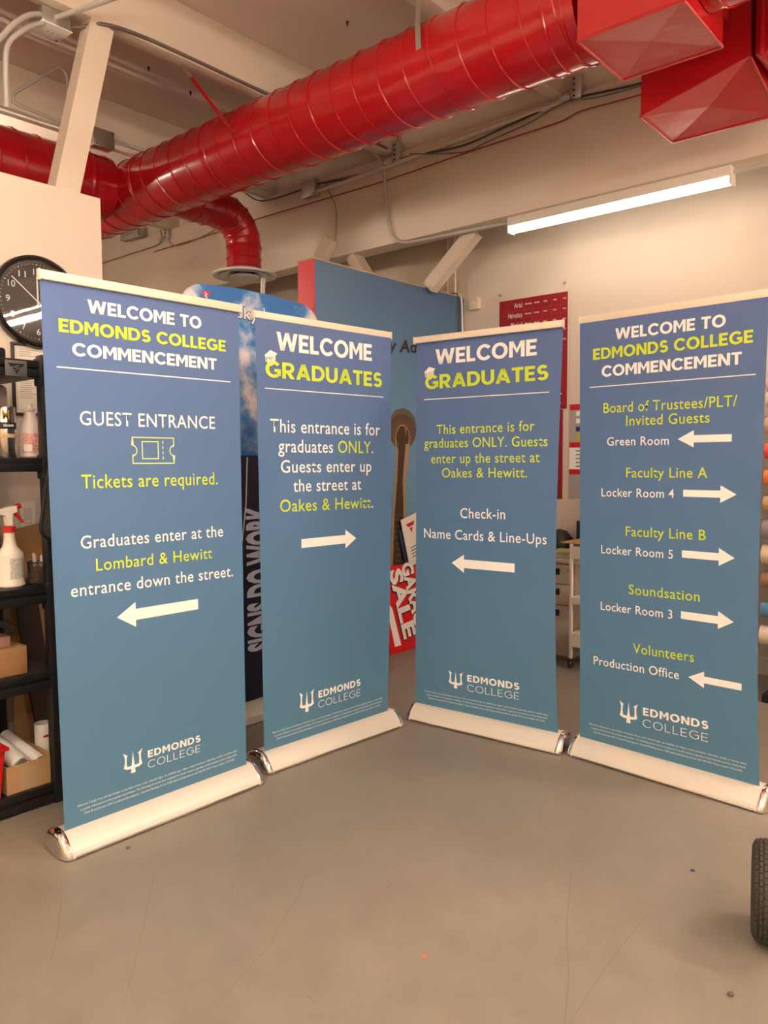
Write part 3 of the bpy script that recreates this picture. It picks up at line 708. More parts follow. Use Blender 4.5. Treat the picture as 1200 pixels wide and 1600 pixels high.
for i in range(4):
    bx, by, ba, lean = FR[i]
    t = thing('retractable_banner', BLAB[i], 'banner', (bx,by,0), ba)
    # local: x along, y away, z up ; front is -y
    def FM(): return Matrix(((1,0,0,0),(0,lean,-1,-lean*.085),(0,1,0,0),(0,0,0,1)))
    M = FM()
    TL, TR, BL, BRr = CORN[i]
    # fabric as a thin grid sheet
    mb = MB(); nu, nv = 8, 24; vs = []; fs = []
    for s_ in (0,1):
        for j in range(nv+1):
            for k in range(nu+1):
                a = k/nu; c_ = j/nv
                u_ = (BL[0]*(1-a)+BRr[0]*a)*(1-c_)+(TL[0]*(1-a)+TR[0]*a)*c_
                u_ += (0,.012,-.024,-.020)[i]*a*math.sin(PI*min(1,(c_**.8)))
                v_ = (BL[1]*(1-a)+BRr[1]*a)*(1-c_)+(TL[1]*(1-a)+TR[1]*a)*c_
                vs.append((u_, v_, -.0006*s_))
    N_ = (nu+1)*(nv+1)
    for s_ in (0,1):
        for j in range(nv):
            for k in range(nu):
                a = s_*N_+j*(nu+1)+k; q = (a,a+1,a+nu+2,a+nu+1); fs.append(q if s_ == 0 else q[::-1])
    mb.add(vs, fs, 0, True, M)
    fab = mb.build('graphic', banner_mat(i*3.7), t, recalc=False)
    for (bi,kind,s,ci,u0,u1,va,vb,h) in LINES:
        if bi != i: continue
        m_ = print_y if ci else print_w
        if kind == 'H':
            wgt = .235
            gp = .16 if (s == 'EDMONDS' and h < .04) else .085
            caps_text(s, M, u0, u1, va, vb, h, wgt, gp, m_, fab)
        elif kind == 'T': caps_text(s, M, u0, u1, va, vb, h, .085, .24, m_, fab)
        elif kind == 'B': font_text(s, M, u0, u1, va, vb, h, [print_w, print_y] if '|' in s else m_, fab, bold=.005)
        elif kind == 'L': flat_poly(trident(u0,u1,va,vb), M, .0012).build('trident_logo', m_, fab, recalc=False)
    for j, s in enumerate(FINE):
        v_ = .157-.0175*j; uu = [(-.366,.372),(-.358,.366),(-.343,.353)][j]
        font_text(s, M, uu[0], uu[1], v_, v_+.004*(1 if i else .5), .0085, print_w, fab, 'fine_print', bold=.0, res=1)
    u0,u1,v_ = RULES[i]
    flat_poly([[(u0,v_-.0022),(u1,v_-.0022),(u1,v_+.0022),(u0,v_+.0022)]], M, .0012).build('ruled_line', print_w, fab, recalc=False)
    for (bi,u0,u1,v_,hh,sh,d,hl) in ARROWS:
        if bi != i: continue
        if d > 0: P1 = [(u0,v_-sh/2),(u1-hl,v_-sh/2),(u1-hl,v_+sh/2),(u0,v_+sh/2)]; P2 = [(u1-hl,v_-hh/2),(u1,v_),(u1-hl,v_+hh/2)]
        else: P1 = [(u0+hl,v_-sh/2),(u1,v_-sh/2),(u1,v_+sh/2),(u0+hl,v_+sh/2)]; P2 = [(u0,v_),(u0+hl,v_-hh/2),(u0+hl,v_+hh/2)]
        flat_poly([P1,P2], M, .0012).build('arrow', print_w, fab, recalc=False)
    if i in (1,2):
        ox, oz, k = ((-.3880,1.884,.074) if i == 1 else (-.3710,1.881,.072))
        cap = [[(0,.35),(.45,.72),(1.0,.55),(.52,.02)],[(.20,.30),(.52,.10),(.86,.48),(.82,0.0),(.52,-.22),(.22,-.05)],[(.05,.36),(.10,.34),(.17,-.02),(.10,-.06)]]
        cap[1] = [(.20,.25),(.22,-.12),(.52,-.25),(.84,-.05),(.86,.45)]
        flat_poly([[(ox+a*k, oz+b_*k) for a,b_ in p] for p in cap], M, .0009).build('graduation_cap', print_w, fab, recalc=False)
    if i == 0:
        z_ = stroke([(-.0998,1.5275),(.0838,1.5275),(.0838,1.497)]+arc(.0838,1.477,.018,.020,90,270,10)+[(.0838,1.457),(.0838,1.427),(-.0998,1.427),(-.0998,1.457)]+arc(-.0998,1.477,.018,.020,-90,90,10)+[(-.0998,1.497)], .0042, True)
        z_ += stroke([(-.058,1.512),(.0125,1.512),(.0125,1.4455),(-.058,1.4455)], .0042, True)
        for k in range(4): z_ += stroke([(.034,1.516-k*.0205),(.034,1.503-k*.0205)], .004)
        flat_poly(z_, M, .0012).build('ticket_symbol', mat('print_pale_lime',(.70,.80,.30),.5), fab, recalc=False)
    # top rail
    a0, a1 = TL[0]-.006, TR[0]+.006
    zt = (TL[1]+TR[1])/2
    tz = TR[1]-TL[1]
    rail = MB().bbox(a0,a1,-.011,.009,zt-.002,zt+.032,.005).build('top_rail', cream_m, t)
    for s_, xx in ((-1,a0),(1,a1)):
        MB().bbox(xx-.003 if s_<0 else xx-.003, xx+.003,-.013,.011,zt-.006,zt+.034,.002).build('rail_cap', mat('clear_plastic',(.62,.58,.50),.25), rail)
    # cassette base
    f_, r_2 = profile()
    pts = f_+r_2
    L0, L1 = -.436, .452
    MB().prism([(y,z) for y,z in pts][::-1], 'x', L0+.012, L1-.012, smooth=True).build('base', alu_m, t)
    MB().bbox(L0+.02,L1-.02,-.0745,-.066,.005,.013,.002).build('front_lip', chrome_m, t)
    for s_, e0 in ((-1,L0),(1,L1)):
        P = [(y*1.045, z*1.045) for y,z in pts]
        a, b_ = (e0-.014, e0+.012) if s_ < 0 else (e0-.012, e0+.014)
        cm = MB()
        n_ = len(P); xi = e0+.012 if s_ < 0 else e0-.012
        vs = []; fs = []
        for off, k_ in ((0,1.0),(.010,1.02),(.019,.98),(.026,.88),(.030,.70)):
            for y,z in P: vs.append((xi+s_*off, (y-.018)*k_+.018, .003+(z-.003)*k_))
        for q in range(4):
            for k in range(n_):
                k2 = (k+1)%n_; fs.append((q*n_+k,q*n_+k2,(q+1)*n_+k2,(q+1)*n_+k))
        fs.append(list(range(4*n_,5*n_))); fs.append(list(range(n_))[::-1])
        cm.add(vs, fs, 0, True); ec = cm.build('end_cap', chrome_m, t)
    MB().tube([(0,.034,.085),(0,.026+lean*1.1,1.2),(0,.020+lean*2,zt+.01)], .009, 10).build('support_pole', alu_m, t)
    for xx in (-.36,.36):
        MB().bbox(xx-.02,xx+.02,-.05,.09,0,.0045,.001).build('foot_pad', black_m, t)

# ------------------------------------------------------------------ sky display banner behind
sky_m = bpy.data.materials.new('sky_print'); sky_m.use_nodes = True
nt = sky_m.node_tree; n = nt.nodes; l = nt.links; b = n['Principled BSDF']; b.inputs['Roughness'].default_value = .7
tc = n.new('ShaderNodeTexCoord'); mp = n.new('ShaderNodeMapping'); mp.inputs['Scale'].default_value = (1.6,1,1.5); mp.inputs['Location'].default_value = (.55,0,.35); l.new(tc.outputs['Object'], mp.inputs[0])
nz = n.new('ShaderNodeTexNoise'); nz.inputs['Scale'].default_value = 1.9; nz.inputs['Detail'].default_value = 9; nz.inputs['Roughness'].default_value = .62; l.new(mp.outputs[0], nz.inputs['Vector'])
cr = n.new('ShaderNodeValToRGB'); cr.color_ramp.elements[0].position = .45; cr.color_ramp.elements[0].color = (.035,.17,.50,1); cr.color_ramp.elements[1].position = .59; cr.color_ramp.elements[1].color = (.82,.74,.76,1)
e = cr.color_ramp.elements.new(.50); e.color = (.16,.34,.64,1)
l.new(nz.outputs['Fac'], cr.inputs[0]); l.new(cr.outputs[0], b.inputs['Base Color'])
SY = 3.40
sk = thing('arched_banner', 'arched blue sky banner with navy lower part behind the two left banners', 'banner', (2.89,SY,0))
pts = []
Wh = .475; R1 = .13
out = [(-Wh,1.465),(-Wh,2.30-.06)]
for a in range(0,8): out.append((-Wh+R1-R1*math.cos(PI/2*a/7), 2.235+.115*math.sin(PI/2*a/7)))
out += [(-.15,2.362),(.10,2.362)]
for a in range(0,8): out.append((Wh-R1*1.3+R1*1.3*math.sin(PI/2*a/7), 2.235+.115*math.cos(PI/2*a/7)))
out += [(Wh,1.465)]
MB().prism([(x,z) for x,z in out], 'y', 0, .03).build('sky_panel', sky_m, sk)
navy_m = mat('navy_print', (.012,.014,.04), .6)
MB().box(-Wh,Wh,0,.03,.095,1.465).build('navy_panel', navy_m, sk)
Fs = frame_negY(0,0,0)
lav = mat('print_lavender', (.80,.80,.98), .6)
# words read upwards
Fr = Fs @ Matrix.Translation((.095,.365,0)) @ Matrix.Rotation(PI/2,4,'Z')
font_text('SIGNS DO WORK', Fr, 0,.82,0,0,.185, lav, sk, bold=.05, out=.0015)
flat_poly([[(.118,.50),(.165,.50),(.165,.66),(.118,.66)],[(.118,.86),(.15,.86),(.15,.93),(.118,.93)]], Fs, .0012).build('lettering', lav, sk, recalc=False)
flat_poly(stroke([(-.085,1.455),(-.10,1.2),(-.13,1.0),(-.2,.8)], .008), Fs, .0012).build('white_curve', print_w, sk, recalc=False)
font_text('sky', Fs, -.140,.008,2.205,2.202,.066, print_k, sk, bold=.035, out=.0010)
font_text('sky', Fs, -.137,.005,2.207,2.204,.062, print_w, sk, bold=.004, out=.0022)
flat_poly([[(.05,2.262),(.057,2.262),(.057,2.285),(.05,2.285)]], Fs, .001).build('apostrophe', print_w, sk, recalc=False)
flat_poly([[(-.37,2.315),(-.31,2.315),(-.322,2.295),(-.358,2.295)],[(-.354,2.29),(-.326,2.29),(-.34,2.262)]], Fs, .0015).build('red_emblem', mat('print_bright_red',(.70,.02,.03),.5), sk, recalc=False)
flat_poly([stroke([(-.35,2.308),(-.335,2.300),(-.345,2.290),(-.333,2.282)], .006)[k] for k in range(3)], Fs, .0022).build('emblem_mark', print_w, sk, recalc=False)
bs = MB().prism([(-.11,.004),(-.10,.04),(-.03,.09),(.05,.09),(.11,.04),(.115,.004)][::-1], 'x', -.47,.47).build('base', alu_m, sk)
MB().tube([(0.02,.05,.09),(0.02,.045,2.30)], .010, 8).build('support_pole', alu_m, sk)
sp = MB().tube([(2.99,3.47,2.30),(3.02,3.49,2.47)], .012, 8).build('threaded_rod', steel_m); tag(sp, 'short threaded rod sticking up behind the sky banner', 'rod')

# ------------------------------------------------------------------ sale signs by the blue wall
t = thing('sale_sign', 'red sale sign stood on its end against the blue wall', 'sign', (4.372,3.700,0), 0)
tilt = Matrix.Rotation(-math.radians(11),4,'X')
MB().bbox(0,.46,0,.006,0,.645,.001,M=tilt).build('sheet', mat('sign_red',(.70,.012,.015),.35), t)
F1 = tilt @ frame_negY(0,0,0)
Fd = F1 @ Matrix.Translation((.125,.61,0)) @ Matrix.Rotation(-PI/2+.11,4,'Z')
font_text('SALE', Fd @ Matrix.Translation((.008,-.010,0)), 0,.53,0,0,.135, print_k, t, bold=.055, out=.001)
font_text('SALE', Fd, 0,.53,0,0,.135, print_w, t, bold=.045, out=.0016)
font_text('GARAGE', Fd @ Matrix.Translation((.008,.155-.010,0)), -.02,.55,0,0,.125, print_k, t, bold=.055, out=.001)
font_text('GARAGE', Fd @ Matrix.Translation((0,.155,0)), -.02,.55,0,0,.125, print_w, t, bold=.045, out=.0016)
flat_poly([[(.06,.05),(.135,.05),(.095,.33),(.025,.44)]], F1, .0012).build('arrow', print_w, t, recalc=False)
# boards leaning behind it
tilt2 = Matrix.Rotation(-math.radians(1.2),4,'X')
t = thing('leaning_board', 'white board with small red emblem leaning on the blue wall behind the sale sign', 'board', (4.905,3.806,.002))
M2 = tilt2 @ Matrix.Rotation(-math.radians(14.5),4,'Y')
MB().bbox(0,.62,0,.008,0,1.005,.001,M=M2).build('sheet', paper_m, t)
F2 = M2 @ frame_negY(0,0,0)
flat_poly([[(.045,.955),(.155,.955),(.135,.925),(.07,.925)],[(.08,.915),(.12,.915),(.10,.87)]], F2, .001).build('red_emblem', print_r, t, recalc=False)
flat_poly([[(.05,.765-.025*k),(.05+.09-.02*(k%2),.765-.025*k),(.05+.09-.02*(k%2),.758-.025*k),(.05,.758-.025*k)] for k in range(4)], F2, .001).build('fine_print', print_k, t, recalc=False)
flat_poly([[(0,0),(.62,0),(.62,.62),(0,.62)]], F2, .001).build('lower_print', mat('print_green',(.05,.10,.035),.5), t, recalc=False)
flat_poly([[(.03,.40),(.62,.40),(.62,.55),(.03,.55)]], F2, .0014).build('picture_print', mat('print_skyblue',(.15,.35,.6),.5), t, recalc=False)
M3 = tilt2 @ Matrix.Rotation(-math.radians(14.5),4,'Y')
t = MB().bbox(0,.3,0,.010,0,.92,.001,M=M3).build('navy_board', mat('navy_board',(.02,.035,.09),.4)); t.location = (4.875,3.822,.002); tag(t, 'narrow navy board edge showing left of the white leaning board', 'board')

# ------------------------------------------------------------------ posters and switch on the right wall
Fw = frame_negX(XW,0,0)   # u = -y
t = thing('font_chart', 'large dark red font chart poster on the right wall', 'poster', (XW-.003,3.2014,1.8223)); t.scale = (1,KW,KW)
FX = frame_negX(0,0,0)
chart_m = mat('chart_red',(.30,.010,.018),.45)
MB().box(-.002,.002,-.308,.310,0,.905).build('sheet', chart_m, t)
for r_i, (nm, bd) in enumerate((('Arial',0),('Helvetica',0),('Myriad',0),('Impact',.06),('Times',0))):
    z = .835-.078*r_i; w_ = {'Arial':.075,'Helvetica':.13,'Myriad':.105,'Impact':.085,'Times':.08}[nm]
    if z > .1: font_text(nm, FX, -.095-w_, -.095, z, z, .040, print_w, t, bold=bd, out=.0035)
    for c_i in range(5):
        ww = [.06,.045,.03,.028,.026][c_i]; u_ = -.07+.085*c_i
        font_text(nm, FX, u_, u_+ww, z+.015, z+.015, .013, print_w, t, 'small_lettering', bold=.02, out=.0035, res=1)
polys = []
for r_i in range(26):
    z = .81-.031*r_i
    if z > .02: polys.append([(-.30,z),(.30,z),(.30,z+.0012),(-.30,z+.0012)])
for c_i in range(6):
    u_ = -.08+.082*c_i; polys.append([(u_,.02),(u_+.0012,.02),(u_+.0012,.86),(u_,.86)])
flat_poly(polys, FX, .0028).build('grid_lines', mat('print_rose',(.45,.10,.10),.5), t, recalc=False)
polys = []
for r_i in range(5,13):
    z = .835-.072*r_i
    for c_i in range(4): 
        u_ = -.02+.082*c_i; w_ = .028+.012*random.random(); 
        if z > .02: polys.append([(u_,z),(u_+w_,z),(u_+w_,z+.007),(u_,z+.007)])
flat_poly(polys, FX, .0036).build('small_lettering', print_w, t, recalc=False)
t = thing('red_poster', 'plain dark red strip poster hanging below the font chart', 'poster', (XW-.003,3.0838,1.1261)); t.scale = (1,KW,KW)
MB().box(-.002,.002,-.155,.155,0,.705).build('sheet', chart_m, t)
t = thing('info_poster', 'grey and white poster with red bands beside the last banner', 'poster', (XW-.003,2.7455,1.1359)); t.scale = (1,KW,KW)
MB().box(-.002,.002,-.13,.13,0,.73).build('sheet', mat('poster_grey',(.42,.36,.36),.5), t)
flat_poly([[(-.13,.685),(.13,.685),(.13,.73),(-.13,.73)],[(-.13,.395),(.13,.395),(.13,.435),(-.13,.435)],[(-.13,.185),(.13,.185),(.13,.225),(-.13,.225)]], FX, .0026).build('red_bands', print_r, t, recalc=False)
flat_poly([[(-.13,.226),(.13,.226),(.13,.394),(-.13,.394)]], FX, .0026).build('white_field', print_w, t, recalc=False)
flat_poly([[(-.075,.64-.058*k),(-.03,.64-.058*k),(-.03,.675-.058*k),(-.075,.675-.058*k)] for k in range(2)], FX, .0028).build('white_swatch', print_w, t, recalc=False)
flat_poly([[(-.075,.52),(-.03,.52),(-.03,.555),(-.075,.555)]], FX, .0028).build('navy_swatch', mat('print_navy',(.03,.03,.2),.5), t, recalc=False)
flat_poly([[(-.075,.45),(-.03,.45),(-.03,.51),(-.075,.51)]], FX, .0028).build('yellow_swatch', mat('print_yellow',(.55,.45,.05),.5), t, recalc=False)
flat_poly([[(-.075,.365-.03*k),(-.03,.365-.03*k),(-.03,.372-.03*k),(-.075,.372-.03*k)] for k in range(5)], FX, .0030).build('small_lettering', print_k, t, recalc=False)
for yy, zz, lb in ((3.57,2.79,'small dark screw in the wall above the font chart'),(2.985,2.803,'silver screw in the wall above the right corner of the font chart')):
    o = MB().lathe([(.0,0),(.010,0),(.012,.006),(.006,.018),(0,.02)],10,M=Matrix.Rotation(-PI/2,4,'Y')).build('wall_screw', steel_m); o.location = (XW-.001,yy*KW,1.432+(zz-1.432)*KW); tag(o, lb, 'screw')
t = thing('wall_sensor', 'small square cream sensor box on the wall at the blue partition corner', 'sensor', (XW-.001,3.735,2.675))
MB().bbox(-.045,0,-.048,.048,0,.095,.006).build('housing', cream_m, t)
MB().lathe([(0,0),(.014,0),(.012,.005),(0,.006)],14,M=Matrix.Translation((-.045,0,.05)) @ Matrix.Rotation(-PI/2,4,'Y')).build('knob', white_m, t)

# ------------------------------------------------------------------ drawer cabinet, trolley and things on them
t = thing('drawer_cabinet', 'beige three-drawer steel cabinet against the right wall', 'cabinet', (5.02,2.56,0))
cab_m = mat('beige_steel',(.55,.46,.39),.4)
MB().bbox(.02,.50,0,.46,.03,.70,.004).build('body', cab_m, t)
MB().box(.04,.48,.02,.44,0,.03).build('plinth', mat('plinth_dark',(.25,.20,.17),.6), t)
MB().bbox(-.005,.51,-.02,.48,.70,.725,.004).build('top', white_m, t)
for z0_, z1_ in ((.045,.395),(.402,.545),(.552,.69)):
    d_ = MB().bbox(0,.019,.012,.448,z0_,z1_,.003).build('drawer', cab_m, t)
    zc = z1_-.045
    MB().bbox(-.012,.0,.112,.142,zc-.028,zc+.016,.003).build('handle', black_m, d_)
flat_poly([arc(-.035,.645,.013,.006,0,360,14)[:-1]], frame_negX(-.0006,0,0), .0).build('oval_badge', print_r, t, recalc=False)
t = thing('trolley', 'white three-tier metal trolley on casters by the last banner', 'cart', (4.86,2.05,0))
tl_m = mat('trolley_white',(.80,.72,.62),.4)
for yy in (.0,.445):
    for xx in (0,.28): MB().bbox(xx,xx+.022,yy,yy+.022,.07,.86,.003).build('post', tl_m, t)
for z0_, hh in ((.155,.09),(.45,.045),(.76,.085)):
    tr = MB(); tr.box(.023,.279,.0,.467,z0_,z0_+.006)
    tr.box(.0,.006,.023,.444,z0_,z0_+hh); tr.box(.296,.302,.023,.444,z0_,z0_+hh); tr.box(.023,.279,.0,.006,z0_,z0_+hh); tr.box(.023,.279,.461,.467,z0_,z0_+hh)
    tr.build('tray', tl_m, t)
for yy in (.01,.456):
    for xx in (.011,.291):
        cs = MB().lathe([(0,-.012),(.022,-.012),(.028,-.006),(.028,.006),(.022,.012),(0,.012)],16,M=Matrix.Translation((xx,yy,.029)) @ Matrix.Rotation(PI/2,4,'X'))
        c_ = cs.build('caster', black_m, t)
        MB().bbox(xx-.014,xx+.014,yy-.016,yy+.016,.045,.068,.003).build('caster_fork', black_m, c_)
o = MB().bbox(0,.28,0,.21,0,.03,.002).build('paper_stack', mat('paper_stack',(.72,.62,.58),.7,bump=.6,bscale=300)); o.location = (5.04,2.62,.7255); tag(o, 'stack of printed papers on the beige cabinet', 'paper')
o = MB().bbox(0,.25,0,.19,0,.016,.002).build('folder', mat('lime_paper',(.50,.50,.22),.6)); o.location = (5.05,2.63,.756); tag(o, 'yellow green folder lying on the paper stack', 'folder')
t = thing('trolley_bin', 'grey patterned bin in the top tray of the white trolley', 'box', (4.89,2.30,.7665)); MB().bbox(0,.2,0,.17,0,.06,.003).build('body', mat('bin_grey',(.30,.28,.27),.6,bump=.8,bscale=60,var=.5,vscale=40), t)
t = MB(); t.bbox(0,.30,0,.23,0,.008,.002); o = t.build('cardboard_sheet', cardl_m); o.location = (4.862,2.36,.8605); tag(o, 'tan cardboard sheet lying across the top of the trolley', 'cardboard')
t = thing('file_box', 'black file box with white and red labels standing by the wall', 'box', (5.30,2.56,.7255))
MB().bbox(0,.2,0,.13,0,.255,.004).build('body', black_m, t)
for k, (zz, m_) in enumerate(((.20,paper_m),(.135,paper_m),(.085,print_r),(.05,paper_m))): MB().bbox(-.003,0,.02,.10,zz,zz+.032,.001).build('label_card', m_, t)
o = MB().lathe([(.0,0),(.10,.0),(.125,.05),(.12,.10),(.06,.165),(0,.18)],10,M=Matrix.Diagonal((1,.9,1,1)),smooth=False).build('black_bag', mat('black_nylon',(.015,.014,.015),.55)); o.location = (5.40,2.88,.7255); tag(o, 'black bag on the cabinet top behind the papers', 'bag')
MB().box(5.02,5.52,3.07,3.60,.71,.725).build('desk_top', white_m).name = 'desk'
o = bpy.data.objects['desk']; tag(o, 'white desk next to the beige cabinet, mostly hidden', 'desk')
for (xx,yy) in ((5.04,3.09),(5.48,3.09),(5.04,3.56),(5.48,3.56)): MB().box(xx,xx+.025,yy,yy+.025,0,.709).build('leg', white_m, o)

# ------------------------------------------------------------------ rack of vinyl rolls at the right edge
t = thing('roll_rack', 'black rack holding vinyl rolls at the right edge behind the last banner', 'rack', (5.05,.25,0))
for yy in (.98, .10):
    MB().bbox(0,.05,yy,yy+.05,0,2.0,.004).build('post', black_m, t)
    MB().bbox(-.16,.35,yy-.005,yy+.055,0,.05,.004).build('foot', black_m, t)
MB().bbox(.0,.30,.06,.98,.30,.34,.004).build('cross_bar', black_m, t)
MB().box(.26,.28,.0,1.06,.10,1.92).build('back_panel', mat('rack_back',(.02,.02,.022),.6), t)
zs = [(1.855,.034,(.72,.45,.42)),(1.775,.046,(.80,.70,.56)),(1.625,.046,(.62,.44,.28)),(1.475,.044,(.80,.12,.10)),(1.320,.044,(.85,.25,.07)),(1.165,.044,(.55,.38,.20)),(1.015,.054,(.33,.28,.33)),(.865,.058,(.78,.62,.46)),(.715,.045,(.35,.20,.12)),(.535,.045,(.10,.26,.42)),(.385,.058,(.78,.66,.52))]
names = ['pink','upper cream','upper tan','coral red','orange','lower tan','grey violet','thick cream','brown','blue','lowest cream']
for (z, r_, c_), nm in zip(zs, names):
    ro = thing('vinyl_roll', nm+' vinyl roll lying in the black rack', 'roll', (4.98,.22,z), 0, 'vinyl rolls in the rack')
    MB().lathe([(r_*.45,0),(r_,0),(r_,1.10),(r_*.45,1.10),(r_*.45,0)],20,M=toY,cap=False).build('film', mat('vinyl_'+nm.replace(' ','_'), c_, .3), ro)
    MB().lathe([(r_*.36,-.008),(r_*.45,-.008),(r_*.45,1.108),(r_*.36,1.108),(r_*.36,-.008)],16,M=toY,cap=False).build('core', cardl_m, ro)
    for yy in (.985,.105):
        MB().tube([(.05,yy+.02,z+.0-r_-.012),(-.12,yy+.02,z-r_-.012),(-.14,yy+.02,z-r_+.012)], .008, 6).build('arm', steel_m, t)

# ------------------------------------------------------------------ shelf unit at the left
SX1 = 1.595; SX0 = .62; SY0 = 3.17; SY1 = 3.765
t = thing('shelf_unit', 'black plastic shelf unit at the left edge in front of the clock wall', 'shelf')
shelf_z = [(1.775,1.845),(1.396,1.452),(.852,.925),(.492,.567),(.008,.084)]
for z0_, z1_ in shelf_z:
    s_ = MB(); s_.bbox(SX0,SX1,SY0+.005,SY1,z0_+.01,z1_,.004); s_.bbox(SX0,SX1-.045,SY0-.006,SY0+.02,z0_,z0_+.035,.006); s_.bbox(SX0,SX1-.045,SY0-.004,SY0+.02,z1_-.030,z1_+.001,.006)
    s_.build('shelf_board', black_m, t)
for xx in (SX0,SX1-.05):
    for yy in (SY0-.012,SY1-.045):
        p_ = MB().bbox(xx,xx+.055,yy,yy+.05,0,1.87,.005).build('post', black_m, t)
        for z0_, z1_ in shelf_z[:3]: MB().bbox(xx-.006,xx+.061,yy-.006,yy+.056,z0_-.03,z1_+.012,.004).build('collar', black_m, p_)
# emblem plate on the top shelf edge
o = thing('emblem_plate', 'grey plate with dark emblem fixed to the top shelf edge', 'plate', (1.40,SY0-.012,1.775))
MB().bbox(0,.085,-.004,.0,0,.062,.001).build('plate', mat('plate_grey',(.20,.19,.18),.3,metal=.4), o)
flat_poly([[(.008,.050),(.078,.050),(.062,.036),(.022,.036)],[(.028,.033),(.058,.033),(.043,.008)]], frame_negY(0,-.004,0), .0006).build('emblem', black_m, o, recalc=False)
flat_poly(stroke([(.055,.044),(.036,.038),(.05,.030),(.036,.022)], .004), frame_negY(0,-.004,0), .0012).build('emblem_mark', mat('plate_grey',(.20,.19,.18)), o, recalc=False)
o = MB().bbox(0,.16,0,.22,0,.05,.012).build('black_case', black_m); o.location = (1.29,3.25,1.847); tag(o, 'small black case on top of the shelf unit', 'case')

def z_sh(k): return shelf_z[k][1]+.0015
# white spray bottle with red trigger
t = thing('spray_bottle', 'white spray bottle with red trigger on the middle shelf', 'bottle', (1.435,3.255,z_sh(2)), math.radians(0))
wb_m = mat('white_hdpe',(.80,.70,.60),.4)
MB().lathe([(.0,0),(.050,.0),(.055,.006),(.055,.012),(.052,.016),(.052,.125),(.050,.138),(.028,.165),(.023,.185),(.021,.210),(.021,.222),(0,.222)],28).build('bottle', wb_m, t)
lab = MB(); vs=[]; fs=[]
for k in range(9):
    a = math.radians(-115+12*k); vs += [(.0526*math.cos(a),.0526*math.sin(a),.035),(.0526*math.cos(a),.0526*math.sin(a),.118)]
for k in range(8): fs.append((2*k,2*k+2,2*k+3,2*k+1))
lab.add(vs,fs,0,True).build('label', mat('label_grey',(.55,.52,.47),.5,var=.35,vscale=220), t)
MB().lathe([(.022,.222),(.026,.224),(.026,.245),(.02,.248),(0,.248)],20).build('collar', redplastic_m, t)
hd = MB(); hd.prism([(-.050,.300),(-.040,.318),(.0,.328),(.030,.330),(.030,.305),(.012,.298),(.010,.250),(-.012,.250),(-.016,.292)],'y',-.013,.013)
hd.build('spray_head', wb_m, t)
tg = MB(); tg.prism([(.018,.318),(.034,.322),(.034,.300),(.060,.262),(.055,.258),(.026,.290)],'y',-.008,.008); tg.build('trigger', redplastic_m, t)
MB().tube([(.028,0,.324),(.050,0,.330)], .010, 10).build('nozzle', redplastic_m, t)
# second shelf: clear spray bottle, metal tumbler, white storage box
t = thing('translucent_bottle', 'translucent bottle with red printing on the second shelf', 'bottle', (1.545,3.27,z_sh(1)))
tr_m = mat('cloudy_plastic',(.66,.56,.50),.3)
MB().lathe([(.0,0),(.042,.0),(.046,.005),(.046,.120),(.042,.135),(.026,.165),(.022,.185),(.016,.190),(.022,.196),(.022,.204),(.012,.208),(.012,.222),(0,.222)],26).build('bottle', tr_m, t)
vs=[]; fs=[]
for k in range(9):
    a = math.radians(-160+15*k); vs += [(.0466*math.cos(a),.0466*math.sin(a),.02),(.0466*math.cos(a),.0466*math.sin(a),.10)]
for k in range(8): fs.append((2*k,2*k+2,2*k+3,2*k+1))
MB().add(vs,fs,0,True).build('label', mat('label_pinkish',(.62,.32,.28),.5,var=.4,vscale=120), t)
vs=[]; fs=[]
for k in range(5):
    a = math.radians(-150+10*k); vs += [(.0472*math.cos(a),.0472*math.sin(a),.025),(.0472*math.cos(a),.0472*math.sin(a),.055)]
for k in range(4): fs.append((2*k,2*k+2,2*k+3,2*k+1))
MB().add(vs,fs,0,True).build('sticker', paper_m, t)
t = thing('steel_tumbler', 'shiny steel tumbler with black band on the second shelf', 'tumbler', (1.435,3.25,z_sh(1)))
MB().lathe([(0,0),(.036,.0),(.038,.004),(.038,.200),(.035,.205),(0,.205)],26).build('body', mat('brushed_steel',(.60,.52,.44),.22,metal=1), t)
MB().lathe([(.0386,.115),(.0392,.117),(.0392,.140),(.0386,.142)],26,cap=False).build('band', black_m, t)
MB().lathe([(.0386,.080),(.0392,.082),(.0392,.094),(.0386,.096)],26,cap=False).build('tape_ring', mat('masking_tape',(.55,.40,.22),.7), t)
font_text('M', frame_negY(-.03,-.0395,0), 0,.028,.155,.155,.032, mat('gold_print',(.45,.30,.06),.4), t, bold=.03)
flat_poly([[(.004+.007*k,.124),(.008+.007*k,.124),(.008+.007*k,.133),(.004+.007*k,.133)] for k in range(6)], frame_negY(-.03,-.0395,0), 0).build('band_marks', print_w, t, recalc=False)['kind'] = 'stuff'
o = MB().bbox(-.20,0,0,.16,0,.31,.02).build('storage_jug', mat('frosted_plastic',(.55,.47,.42),.4)); o.location = (1.53,3.42,z_sh(1)); tag(o, 'frosted grey plastic container behind the tumbler', 'container')
